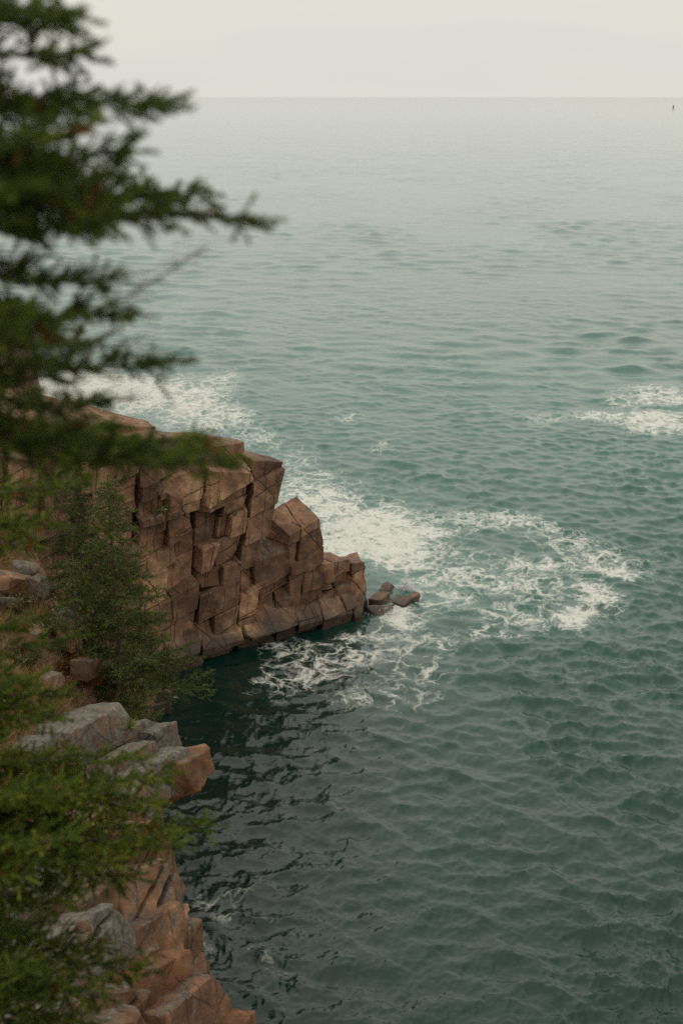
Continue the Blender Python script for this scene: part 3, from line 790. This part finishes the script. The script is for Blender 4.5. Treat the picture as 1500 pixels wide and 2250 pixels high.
lg((190, 1780), 3.6, (305, 1715), 3.2, 0.9, 2.6, 1117, M_NEAR, chip=3)
boulder('boulder', at_z(318, 1512, 0.75), at_z(378, 1512, 0.65), 0.62, 1.1, M_GRAN, 1121, 'short pink stone block jutting over the cove water below the spruces', group=G_SP, chip=2, bevel=0.06)
boulder('boulder', at_z(300, 1548, 0.45), at_z(356, 1538, 0.30), 0.6, 0.9, M_GRAN, 1122, 'low flat pink rock at the waterline under the jutting block', group=G_SP, chip=3)
boulder('boulder', at_z(225, 1500, 2.6), at_z(320, 1485, 1.6), 0.9, 1.6, M_NEAR, 1123, 'brown layered outcrop beneath the lowest spruce boughs', group=G_SP)
boulder('boulder', at_z(250, 1530, 2.2), at_z(315, 1520, 1.4), 0.8, 1.8, M_NEAR, 1124, 'dark brown outcrop beside the cove left of the jutting block', group=G_SP)
boulder('boulder', at_z(175, 1452, 4.3), at_z(210, 1440, 4.1), 0.5, 0.5, M_NEAR, 1125, 'pinkish stone at the foot of the spruces among red leaves', group=G_SP)
boulder('boulder', at_z(85, 1490, 4.6), at_z(130, 1470, 4.6), 0.4, 0.4, M_GREY, 1126, 'small pale grey stone in the red undergrowth', group=G_SP)
boulder('boulder', at_z(140, 1330, 5.2), at_z(205, 1375, 4.6), 0.35, 0.4, M_GREY, 1127, 'long narrow grey slab sloping down to the spruce trunks', group=G_SP, chip=2)
boulder('boulder', at_z(-30, 1305, 5.3), at_z(65, 1312, 5.2), 0.7, 0.4, M_GREY, 1128, 'flat grey ledge rock at the left edge below the headland', group=G_SP, roll=-0.2)
boulder('boulder', at_z(-20, 1255, 5.7), at_z(60, 1270, 5.6), 0.8, 0.45, M_NEAR, 1129, 'brown flat rock above the flat grey ledge', group=G_SP, roll=-0.2)
boulder('boulder', at_z(35, 1240, 5.7), at_z(85, 1240, 5.6), 0.7, 0.5, M_GREY, 1130, 'rounded grey rock at the foot of the headland wall', group=G_SP, chip=6)
boulder('boulder', at_z(75, 1262, 5.6), at_z(120, 1290, 5.3), 0.5, 0.4, M_GREY, 1131, 'pale grey stone left of the spruce trunks', group=G_SP)
boulder('boulder', at_z(60, 1370, 5.0), at_z(100, 1385, 4.9), 0.7, 0.6, M_NEAR, 1132, 'brown stone in the grass above the red undergrowth', group=G_SP)
boulder('boulder', at_z(125, 1345, 5.0), at_z(160, 1400, 4.7), 0.6, 0.5, M_NEAR, 1133, 'dull stone tucked under the long narrow slab', group=G_SP)

# ------------------------------------------------------------------ spruce trees
def tube(pts, rad, sides=6):
    pts = np.asarray(pts, float); n = len(pts)
    d = np.gradient(pts, axis=0); d /= np.linalg.norm(d, axis=1)[:, None] + 1e-9
    ref = np.where(np.abs(d[:, 2:3]) < 0.9, np.array([[0, 0, 1.0]]), np.array([[1.0, 0, 0]]))
    u = np.cross(d, ref); u /= np.linalg.norm(u, axis=1)[:, None]; v = np.cross(d, u)
    a = np.arange(sides) * 2 * np.pi / sides
    rad = np.asarray(rad, float).reshape(n, 1, 1)
    V = pts[:, None] + rad * (np.cos(a)[None, :, None] * u[:, None] + np.sin(a)[None, :, None] * v[:, None])
    i = np.arange(n - 1)[:, None] * sides; j = np.arange(sides)[None, :]; k = (j + 1) % sides
    F = np.stack((i + j, i + k, i + k + sides, i + j + sides), -1).reshape(-1, 4)
    return V.reshape(-1, 3), F
def shoot_template(nn, R, nl=0.2, nw=0.03):
    s = R.uniform(0.0, 1.0, nn) ** 0.9; a = R.uniform(0, 2 * np.pi, nn)
    rad = np.stack((np.zeros(nn), np.cos(a), np.sin(a)), -1)
    tang = np.stack((np.zeros(nn), -np.sin(a), np.cos(a)), -1)
    fw = 0.55 + 0.6 * s
    d = rad * 1.0 + np.array((1, 0, 0)) * fw[:, None]; d /= np.linalg.norm(d, axis=1)[:, None]
    base = np.array((1, 0, 0)) * s[:, None]
    L = nl * R.uniform(0.75, 1.15, nn)[:, None]
    tri = np.stack((base - tang * nw / 2, base + tang * nw / 2, base + d * L), 1)
    return tri.reshape(-1, 3)
def frames(D, roll):
    D = D / np.linalg.norm(D, axis=1)[:, None]
    ref = np.tile(np.array((0.1, 0.2, 1.0)), (len(D), 1))
    U = np.cross(D, ref); U /= np.linalg.norm(U, axis=1)[:, None] + 1e-9
    V = np.cross(D, U)
    c, s = np.cos(roll)[:, None], np.sin(roll)[:, None]
    return D, U * c + V * s, V * c - U * s
def bough(P0, P1, sec_len, R, sag=0.06, sp=0.045, shp=0.030, shl=0.075, rad=0.010, bare=0.12, vert=0.25, dens=1.0, fine=True):
    """one branch: curved axis, side twigs, needle-bearing shoots -> wood arrays, shoot arrays"""
    P0 = np.asarray(P0, float); P1 = np.asarray(P1, float)
    ax = P1 - P0; Ln = np.linalg.norm(ax); ax = ax / Ln
    n = 14 if fine else 6; s = np.linspace(0, 1, n)
    pts = P0 + (P1 - P0) * s[:, None]
    pts[:, 2] -= sag * Ln * np.sin(np.pi * s)
    pts += (R.normal(0, 0.010, (n, 3)) * Ln * 0.5) * np.sin(np.pi * s)[:, None]
    W = [tube(pts, rad * (1 - 0.8 * s) * (0.6 + 0.5 * Ln), 6 if fine else 4)]
    sp_pos = np.arange(bare * Ln, Ln * 0.985, sp)
    sideh = np.cross(ax, (0, 0, 1.0)); sideh /= np.linalg.norm(sideh)
    upv = np.cross(sideh, ax)
    SP, SD, SL = [], [], []
    for q, l in enumerate(sp_pos):
        t = l / Ln
        for sd in (-1, 1):
            if R.random() > 0.92 * dens: continue
            b = np.array([np.interp(t + R.normal(0, 0.008), s, pts[:, i]) for i in range(3)])
            d = ax * R.uniform(0.45, 0.85) + sideh * sd * R.uniform(0.55, 1.0) + upv * R.normal(0.02, vert)
            d /= np.linalg.norm(d)
            sl_ = sec_len * (1 - 0.78 * t) * R.uniform(0.55, 1.15) * min(1.0, 0.45 + 2.2 * t)
            sl_ = max(sl_, shl * 0.6)
            m = 5 if fine else 3; ss = np.linspace(0, 1, m)
            sp_ = b + d * sl_ * ss[:, None]
            sp_[:, 2] += sl_ * R.normal(0.0, 0.10) * ss ** 2
            W.append(tube(sp_, rad * 0.28 * (1 - 0.7 * ss), 3))
            k = int(sl_ / shp)
            for j in range(k + 1):
                tt = R.uniform(0.12, 1.0) if j else 1.0
                pb = b + (sp_[-1] - b) * tt
                lat = np.cross(d, upv); lat /= np.linalg.norm(lat) + 1e-9
                dd = d * R.uniform(0.5, 1.0) + lat * R.choice((-1, 1)) * R.uniform(0.2, 0.9) * (0.2 if j == 0 else 1) + upv * R.normal(0.12, 0.30)
                SP.append(pb); SD.append(dd); SL.append(shl * R.uniform(0.6, 1.2))
    for l in np.arange(bare * Ln, Ln * 1.0, shp * 0.8):
        t = l / Ln
        SP.append([np.interp(t, s, pts[:, i]) for i in range(3)])
        SD.append(ax * 0.8 + R.normal(0, 0.5, 3) + upv * 0.2); SL.append(shl * R.uniform(0.6, 1.0))
    SP.append(pts[-1]); SD.append(ax); SL.append(shl * 1.2)
    return W, np.array(SP), np.array(SD), np.array(SL)
def join_quads(W):
    V, F, o = [], [], 0
    for v, f in W: V.append(v); F.append(f + o); o += len(v)
    return np.concatenate(V), np.concatenate(F)
def needles(SP, SD, SL, temps, R, tint0=0.45, tintv=0.22):
    V, T = [], []
    which = R.integers(0, len(temps), len(SP)); D, U, W = frames(SD, R.uniform(0, 6.28, len(SP)))
    tn = np.where(R.random(len(SP)) < 0.035, 0.0, np.clip(R.normal(tint0, tintv, len(SP)), 0.03, 1))
    for k, tp in enumerate(temps):
        m = which == k
        if not m.any(): continue
        v = SP[m][:, None] + SL[m][:, None, None] * (tp[None, :, 0:1] * D[m][:, None] + tp[None, :, 1:2] * U[m][:, None] + tp[None, :, 2:3] * W[m][:, None])
        V.append(v.reshape(-1, 3)); T.append(np.repeat(tn[m], len(tp)))
    V = np.concatenate(V); T = np.concatenate(T)
    return V, np.arange(len(V)).reshape(-1, 3), T
def foliage(name, V, F, T, mat, parent):
    o = mesh_arrays(name, V, F, 3, mat, None, smooth=False)
    a = o.data.attributes.new('tint', 'FLOAT', 'POINT'); a.data.foreach_set('value', T.astype(np.float32))
    if parent is not None: adopt_deep(o, parent)
    return o
def adopt_deep(o, parent):
    o.parent = parent
    bpy.context.view_layer.update()
    o.matrix_parent_inverse = parent.matrix_world.inverted()

def near_spruce(label, trunk_pts, trunk_rad, boughs, seed, shl, nn, nl, nw, sp, shp, group):
    R = np.random.default_rng(seed)
    root = empty('spruce_tree', tuple(trunk_pts[0])); tag(root, label, 'tree', group)
    V, F = tube(trunk_pts, trunk_rad, 12)
    V = V + 0.006 * np.stack([fbm(V * 9 + 5 * q, 3, 70 + q) for q in range(3)], -1)
    tr = mesh_arrays('trunk', V, F, 4, M_BARK); adopt_deep(tr, root)
    temps = [shoot_template(nn, R, nl, nw) for _ in range(5)]
    zt = np.array([p[2] for p in trunk_pts]); 
    for (x0y, tip, tipY, sl_, kw) in boughs:
        kw = dict(kw)
        P1 = at_y(tip[0], tip[1], tipY)
        # start on the trunk at the height seen at the left edge
        zs = at_y(-80, x0y, trunk_pts[0][1])[2]
        P0 = np.array([np.interp(zs, zt, [p[i] for p in trunk_pts]) for i in range(3)]); P0[2] = zs
        dead = kw.pop('dead', False); tint = kw.pop('tint', 0.42)
        W, SP, SD, SL = bough(P0, P1, sl_, R, sp=kw.pop('sp', sp), shp=shp, shl=shl, **kw)
        wv, wf = join_quads(W)
        if dead:
            tw = []
            for p, d, l in zip(SP[::2], SD[::2], SL[::2]):
                d = d / np.linalg.norm(d)
                tw.append(tube(np.stack((p, p + d * l * 0.5 + R.normal(0, 0.006, 3), p + d * l * 1.1)), (0.0013, 0.001, 0.0006), 3))
            wv, wf = join_quads([(wv, wf)] + tw)
            o = mesh_arrays('dead_branch', wv, wf, 4, M_TWIG); adopt_deep(o, root)
            continue
        br = mesh_arrays('branch', wv, wf, 4, M_BARK); adopt_deep(br, root)
        NV, NF, NTn = needles(SP, SD, SL, temps, R, tint)
        foliage('needle_spray', NV, NF, NTn, M_NEEDLE, br)
    return root

# the tall spruce whose boughs hang into the left of the view
tb = gz(-1.75, 4.6)
trunkA = [np.array(p) for p in ((-1.70, 4.6, tb - 0.2), (-1.62, 4.6, 14.6), (-1.50, 4.6, 16.0), (-1.38, 4.6, 17.4), (-1.30, 4.6, 18.6), (-1.27, 4.6, 20.0), (-1.25, 4.6, 22.0))]
SA = [
    (-60, (165, 35), 4.2, 0.15, {}), (40, (172, 122), 4.3, 0.11, {'sp': 0.06}), (-20, (110, 60), 4.9, 0.16, {}), (-140, (140, -40), 4.6, 0.2, {}),
    (260, (352, 240), 4.2, 0.20, {'sag': -0.04}), (230, (170, 205), 4.9, 0.22, {}), (310, (268, 330), 4.4, 0.22, {}), (360, (235, 385), 5.1, 0.26, {}), (290, (150, 290), 4.0, 0.22, {}),
    (400, (545, 476), 4.4, 0.22, {'sag': 0.03}), (420, (330, 425), 5.0, 0.22, {}), (440, (240, 478), 4.1, 0.18, {}), (380, (420, 425), 4.9, 0.12, {}), (340, (60, 400), 4.0, 0.24, {}),
    (560, (225, 615), 4.6, 0.18, {}), (640, (272, 688), 4.7, 0.20, {'tint': 0.52}), (700, (180, 745), 5.2, 0.20, {'tint': 0.55}), (690, (90, 700), 4.1, 0.2, {'tint': 0.55}),
    (770, (368, 792), 5.0, 0.13, {}), (790, (110, 830), 4.6, 0.15, {}), (820, (210, 884), 5.3, 0.13, {}), 
    (890, (508, 1003), 5.3, 0.23, {'tint': 0.55}), (920, (320, 985), 4.9, 0.22, {}), (900, (250, 935), 5.6, 0.2, {}), (930, (440, 960), 5.6, 0.16, {'tint': 0.6}),
    (640, (455, 540), 5.0, 0.20, {'dead': True, 'sp': 0.035, 'vert': 0.4, 'sag': 0.16}), (560, (300, 600), 4.8, 0.16, {'dead': True, 'sp': 0.04, 'vert': 0.4}),
    (760, (330, 740), 5.1, 0.15, {'dead': True, 'sp': 0.05, 'vert': 0.4}),
]
near_spruce('tall blurred spruce leaning in from the upper left with long dark boughs', trunkA,
            [0.15, 0.14, 0.125, 0.11, 0.095, 0.075, 0.05], SA, 31, 0.092, 50, 0.22, 0.095, 0.046, 0.024, 'near spruces')
tb = gz(-3.9, 10.3)
trunkB = [np.array(p) for p in ((-3.95, 10.3, tb - 0.2), (-3.72, 10.3, 11.56), (-3.46, 10.3, 13.7), (-3.29, 10.3, 15.4), (-3.22, 10.3, 16.6))]
SB = [
    (1040, (160, 1065), 9.58, 0.372, {'tint': 0.54}), (1080, (110, 1150), 9.15, 0.400, {'tint': 0.54}), (1130, (60, 1195), 10.58, 0.372, {'tint': 0.54}),
    (1350, (75, 1368), 9.72, 0.315, {'tint': 0.54}), (1420, (155, 1398), 10.30, 0.100, {'sp': 0.13}), (1460, (140, 1525), 9.72, 0.343, {'tint': 0.54}), (1500, (125, 1575), 9.15, 0.372, {'tint': 0.54}), (1430, (60, 1500), 9.01, 0.372, {'tint': 0.54}),
    (1640, (175, 1660), 10.44, 0.429, {'tint': 0.65}), (1700, (365, 1700), 10.15, 0.515, {'tint': 0.68}), (1740, (455, 1812), 10.01, 0.372, {'tint': 0.65}), (1740, (340, 1840), 9.29, 0.543, {'tint': 0.65}),
    (1780, (240, 1900), 8.87, 0.543, {'tint': 0.60}), (1700, (240, 1740), 9.58, 0.515, {'tint': 0.68}), (1790, (150, 1840), 8.58, 0.486, {'tint': 0.60}), (1850, (140, 1990), 8.87, 0.429, {'tint': 0.54}), (1830, (60, 1930), 8.44, 0.429, {'tint': 0.54}),
    (1660, (300, 1660), 10.58, 0.429, {'tint': 0.72}), (1690, (330, 1760), 9.87, 0.486, {'tint': 0.72}), (1760, (385, 1860), 9.44, 0.372, {'tint': 0.68}), (1720, (130, 1720), 8.87, 0.486, {'tint': 0.70}), (1800, (300, 1930), 9.15, 0.429, {'tint': 0.60}),
    (2060, (90, 2200), 8.58, 0.429, {'tint': 0.54}), (2090, (200, 2250), 8.44, 0.372, {'tint': 0.54}), (2040, (60, 2130), 8.29, 0.429, {'tint': 0.54}),
    (1980, (318, 2130), 9.01, 0.343, {'tint': 0.54}), (1960, (225, 2080), 9.58, 0.343, {'tint': 0.54}), (2010, (130, 2170), 8.87, 0.372, {'tint': 0.54}), (1990, (230, 2190), 8.44, 0.286, {'tint': 0.54}), (1940, (70, 2060), 9.44, 0.400, {'tint': 0.54}),
]
near_spruce('bushy green spruce rising from below at the lower left', trunkB, [0.19, 0.16, 0.13, 0.08, 0.02], SB, 57, 0.135, 46, 0.21, 0.085, 0.070, 0.036, 'near spruces')

# small spruces on the spur
def spur_spruce(label, base, height, spread, seed, first=0.12, lean=(0, 0), droop=0.0, tint=0.5, whorl=0.30, bias=None, mat=None):
    R = np.random.default_rng(seed)
    base = np.array(base, float)
    root = empty('spruce_tree', tuple(base)); tag(root, label, 'tree', 'small spruces on the spur')
    n = 10; s = np.linspace(0, 1, n)
    tp = base + np.stack((lean[0] * s ** 1.5, lean[1] * s, (height + 0.3) * s - 0.3), -1) + R.normal(0, 0.02, (n, 3)) * s[:, None]
    V, F = tube(tp, 0.012 * height * (1 - 0.9 * s) + 0.008, 8)
    tr = mesh_arrays('trunk', V, F, 4, M_BARK); adopt_deep(tr, root)
    temps = [shoot_template(16, R, 0.36, 0.12) for _ in range(5)]
    wood, SPs, SDs, SLs = [], [], [], []
    z = first * height
    while z < height * 0.985:
        t = z / height
        p = np.array([np.interp(t, s, tp[:, i]) for i in range(3)])
        nb_ = R.integers(3, 6)
        a0 = R.uniform(0, 6.28)
        for k in range(nb_):
            a = a0 + k * 2 * np.pi / nb_ + R.normal(0, 0.3)
            d = np.array((math.cos(a), math.sin(a), 0))
            L = spread * (1 - t) ** 0.8 * R.uniform(0.55, 1.1) + 0.10
            if bias is not None: L *= 1 + 0.55 * float(d[:2] @ np.array(bias)) * (1 - t)
            q = p + d * L + np.array((0, 0, L * (R.uniform(-0.25, 0.10) - droop * (1 - t))))
            W, SP, SD, SL = bough(p, q, 0.42 * L + 0.05, R, sag=0.05, sp=0.085, shp=0.056, shl=0.135, rad=0.014, bare=0.22, vert=0.30, dens=0.9, fine=False)
            wood += W; SPs.append(SP); SDs.append(SD); SLs.append(SL)
        z += whorl * R.uniform(0.7, 1.2) * (1.1 - 0.5 * t)
    SPs, SDs, SLs = np.concatenate(SPs), np.concatenate(SDs), np.concatenate(SLs)
    V, F = join_quads(wood)
    limbs = mesh_arrays('limbs', V, F, 4, M_BARK); adopt_deep(limbs, root); tag(limbs, kind='stuff')
    NV, NF, NTn = needles(SPs, SDs, SLs, temps, R, tint, 0.25)
    foliage('crown', NV, NF, NTn, mat or M_NEEDLE2, root)
    return root
def gp(px, py, Y):
    p = at_y(px, py, Y); p[2] = gz(p[0], p[1]); return p
def tree_at(px, Y, py_top):
    p = at_y(px, 1400, Y); p[2] = gz(p[0], p[1]); top = at_y(px, py_top, Y)[2]
    return p, top - p[2]
b, hgt = tree_at(190, 36.0, 985)
spur_spruce('taller thin spruce on the spur with a bare reddish top', b, hgt, 1.5, 71, lean=(-0.15, 0), tint=0.42, first=0.12, whorl=0.24)
b, hgt = tree_at(262, 34.8, 1045)
spur_spruce('fuller spruce on the spur with boughs drooping over the cove', b, hgt, 1.95, 72, lean=(-0.12, 0), droop=0.06, tint=0.74, first=0.14, bias=(0.7, 0.0), whorl=0.22)
b, hgt = tree_at(170, 34.2, 1215)
spur_spruce('short yellowish spruce sapling left of the two spur trees', b, hgt, 0.85, 73, tint=0.75, first=0.3)


# ------------------------------------------------------------------ small plants
def leafy(name, label, cat, base, size, n, mat, seed, leaf=0.06, up=1.0, stems=7, group=None, long=1.6):
    R = np.random.default_rng(seed); base = np.array(base, float)
    root = empty(name, tuple(base)); tag(root, label, cat, group)
    W, LP, LD = [], [], []
    for k in range(stems):
        a = R.uniform(0, 6.28); d = np.array((math.cos(a) * 0.7, math.sin(a) * 0.7, up * R.uniform(0.5, 1.1)))
        L = size * R.uniform(0.55, 1.05); t = np.linspace(0, 1, 5)[:, None]
        p = base + d * L * t + np.array((0, 0, -0.25 * L)) * t ** 2 + R.normal(0, 0.02 * size, (5, 3)) * t
        W.append(tube(p, np.linspace(0.010, 0.003, 5) * max(size, 0.4), 4))
        for q in range(n // stems):
            tt = R.uniform(0.2, 1.0)
            LP.append([np.interp(tt, t[:, 0], p[:, i]) for i in range(3)] + R.normal(0, 0.07 * size, 3)); LD.append(d * 0.5 + R.normal(0, 0.6, 3))
    LP, LD = np.array(LP), np.array(LD)
    D, U, V = frames(LD, R.uniform(0, 6.28, len(LD)))
    l = leaf * R.uniform(0.6, 1.3, len(LP))[:, None]
    quad = np.stack((LP, LP + D * l * 0.5 * long + U * l * 0.35, LP + D * l * long, LP + D * l * 0.5 * long - U * l * 0.35 + V * l * 0.12), 1)
    v, f = join_quads(W)
    st = mesh_arrays('stems', v, f, 4, M_TWIG); adopt_deep(st, root)
    tag(st, kind='stuff')
    o = mesh_arrays('leaves', quad.reshape(-1, 3), np.arange(len(LP) * 4).reshape(-1, 4), 4, mat, smooth=False)
    at = o.data.attributes.new('tint', 'FLOAT', 'POINT'); at.data.foreach_set('value', np.repeat(np.clip(R.normal(0.5, 0.25, len(LP)), 0, 1), 4).astype(np.float32))
    adopt_deep(o, root); tag(o, kind='stuff')
    return root
def on_face(px, py, d=0.12):
    r_ = ray(px, py); e = np.array((0, 0, EYE)); q = HO + NO * d
    return e + r_ * (np.dot(q - e, NO) / np.dot(r_, NO))
def on_ground(px, py):
    r_ = ray(px, py); t = 4.0
    while t < 60:
        p = np.array((0, 0, EYE)) + r_ * t
        if p[2] < gz(p[0], p[1]): return p
        t += 0.15
    return p
leafy('fern', 'small yellow-green fern in a crack left of the cliff face middle', 'plant', on_face(360, 1124), 0.40, 60, M_FERN, 301, leaf=0.07, group='ferns on the cliff face')
leafy('fern', 'small fern beside the long vertical fissure in the cliff', 'plant', on_face(472, 1116), 0.36, 50, M_FERN, 302, leaf=0.07, group='ferns on the cliff face')
leafy('fern', 'tiny dull fern under the overhang right of the fissure', 'plant', on_face(518, 1134), 0.30, 40, M_FERN, 303, leaf=0.06, group='ferns on the cliff face')
G_SH = 'autumn undergrowth on the spur'
leafy('shrub', 'low red-leaved shrub beside the pinkish stone under the spruces', 'shrub', on_ground(140, 1475), 0.7, 520, M_RED, 311, leaf=0.07, group=G_SH, stems=14)
leafy('shrub', 'rust-red low shrub above the big grey slab boulder', 'shrub', on_ground(110, 1520), 0.75, 520, M_RED, 312, leaf=0.07, group=G_SH, stems=14)
leafy('shrub', 'orange-brown shrub behind the upper end of the big slab', 'shrub', on_ground(195, 1510), 0.65, 420, M_RED, 313, leaf=0.06, group=G_SH, stems=12)
leafy('shrub', 'yellow-leaved plant in the grass near the left edge', 'shrub', on_ground(80, 1412), 0.45, 160, M_FERN, 314, leaf=0.08, group=G_SH, stems=8)
leafy('shrub', 'small orange-leaved sprig left of the yellow-leaved plant', 'shrub', on_ground(42, 1436), 0.40, 120, M_RED, 315, leaf=0.08, group=G_SH, stems=8)
for q, (px_, py_, lab) in enumerate(((30, 1345, 'dull brown-green bush at the left edge under the flat grey ledge'), (105, 1395, 'brown-green bush beside the brown stone in the grass'), (60, 1465, 'dull bush right of the orange-leaved sprig'),
                                     (215, 1415, 'scrubby bush around the foot of the spruce trunks'), (25, 1560, 'dull bush at the left edge above the grey boulders'), (140, 1290, 'scrubby bush left of the thin spruce below the headland'))):
    leafy('shrub', lab, 'shrub', on_ground(px_, py_), 0.75, 620, M_SCRUB, 340 + q, leaf=0.065, group=G_SH, stems=18)
leafy('grass_tuft', 'golden dry grass tuft between the big slab and the ledge', 'grass tuft', on_ground(252, 1556), 0.55, 420, M_DRY, 321, leaf=0.16, group='tufts', stems=20, long=2.4)
leafy('grass_tuft', 'dark green tuft growing in a crack on top of the ledge', 'grass tuft', at_z(272, 1612, 4.25), 0.30, 120, M_FERN, 322, leaf=0.10, group='tufts', stems=10, long=2.2)
def dry_grass():
    R = np.random.default_rng(91); n = 26000
    cl = np.stack((R.uniform(-12.5, -4.2, 900), R.uniform(25.5, 40.0, 900)), -1)
    c = cl[R.integers(0, len(cl), n)] + R.normal(0, 0.16, (n, 2))
    xe = np.interp(c[:, 1], EY, EX); c = c[c[:, 0] < xe - 0.25]; n = len(c)
    z = ground_z(c[:, 0], c[:, 1])
    b = np.stack((c[:, 0], c[:, 1], z - 0.03), -1)
    d = R.normal(0, 0.55, (n, 3)); d[:, 2] = 1; d[:, 0] += 0.25
    L = R.uniform(0.14, 0.46, n)[:, None]
    a = R.uniform(0, 6.28, n); sx = np.stack((np.cos(a), np.sin(a), 0 * a), -1) * 0.011
    tip = b + d * L; tip[:, 2] -= 0.3 * L[:, 0] * R.random(n)
    V = np.stack((b - sx, b + sx, tip), 1).reshape(-1, 3)
    o = mesh_arrays('dry_grass', V, np.arange(len(V)).reshape(-1, 3), 3, M_DRY, smooth=False)
    at = o.data.attributes.new('tint', 'FLOAT', 'POINT'); at.data.foreach_set('value', np.repeat(np.clip(R.normal(0.45, 0.25, n), 0, 1), 3).astype(np.float32))
    tag(o, 'dry brown grass covering the slope of the spur', 'grass', None, 'stuff')
dry_grass()

# ------------------------------------------------------------------ channel buoy far out
def paint(name, c):
    k = NT(name); geo = k.n('ShaderNodeNewGeometry')
    n_ = k.noise(geo.outputs['Position'], 1.5, 4)
    k.bsdf(Base_Color=k.ramp(n_, [(0.3, tuple(v * 0.7 for v in c)), (0.7, c)]), Roughness=0.5); return k.m
def lathe(name, prof, mat, parent, loc, sides=20):
    a = np.arange(sides) * 2 * np.pi / sides
    V = np.concatenate([np.stack((r_ * np.cos(a), r_ * np.sin(a), np.full(sides, z_)), -1) for r_, z_ in prof]) + np.array(loc)
    F = [(i * sides + j, i * sides + (j + 1) % sides, (i + 1) * sides + (j + 1) % sides, (i + 1) * sides + j) for i in range(len(prof) - 1) for j in range(sides)]
    o = mesh_arrays(name, V, np.array(F), 4, mat); adopt_deep(o, parent); return o
bp = at_z(1478, 237.5, 0.0)
buoy = empty('channel_buoy', tuple(bp)); tag(buoy, 'tiny dark green channel buoy far out near the horizon', 'buoy')
mg = paint('green_buoy_paint', (0.018, 0.085, 0.060))
lathe('hull', [(0.05, -0.8), (1.25, -0.6), (1.35, 0.5), (1.2, 0.8), (0.1, 0.85)], mg, buoy, bp)
lathe('tower', [(0.95, 0.85), (0.72, 2.6), (0.05, 2.65)], mg, buoy, bp, 4)
lathe('daymark', [(0.05, 2.65), (1.05, 2.65), (1.05, 4.2), (0.05, 4.25)], mg, buoy, bp)
lathe('lantern', [(0.05, 4.25), (0.22, 4.25), (0.22, 4.7), (0.05, 4.8)], mg, buoy, bp, 10)

# ------------------------------------------------------------------ spray thrown up where the swell breaks
def spray_mat():
    k = NT('white_spray'); k.bsdf(Base_Color=(0.72, 0.72, 0.70), Roughness=0.9); return k.m
M_SPRAY = spray_mat()
def spray(label, px, py, w_, h_, n, seed, drop=0.022):
    R = np.random.default_rng(seed); c = at_z(px, py, 0.0)
    a = R.uniform(0, 6.28, n); rr = np.abs(R.normal(0, 0.45, n)) * w_
    up = np.abs(R.normal(0, 0.42, n)) * h_ * np.exp(-(rr / w_) ** 2)
    P = c + np.stack((np.cos(a) * rr, np.sin(a) * rr * 0.6, up), -1)
    T = np.array(((1, 1, 1), (-1, -1, 1), (-1, 1, -1), (1, -1, -1))) * 0.6
    V = P[:, None] + T[None] * (drop * R.uniform(0.4, 1.2, n))[:, None, None]
    F = np.array(((0, 1, 2), (0, 3, 1), (0, 2, 3), (1, 3, 2)))
    F = (np.arange(n)[:, None, None] * 4 + F[None]).reshape(-1, 3)
    o = mesh_arrays('sea_spray', V.reshape(-1, 3), F, 3, M_SPRAY, smooth=False)
    tag(o, label, 'spray', 'bursts of spray', 'stuff')
spray('small burst of white spray between the reef rocks', 893, 1296, 0.40, 0.45, 5000, 401, 0.010)
spray('white spray washing below the reef at the headland tip', 845, 1346, 0.9, 0.16, 4000, 402, 0.010)
spray('surf spray bursting behind the headland at the far left', 130, 862, 2.6, 1.3, 6000, 403, 0.02)
spray('surf spray behind the headland right of the far left burst', 290, 872, 2.4, 0.8, 5000, 404, 0.02)
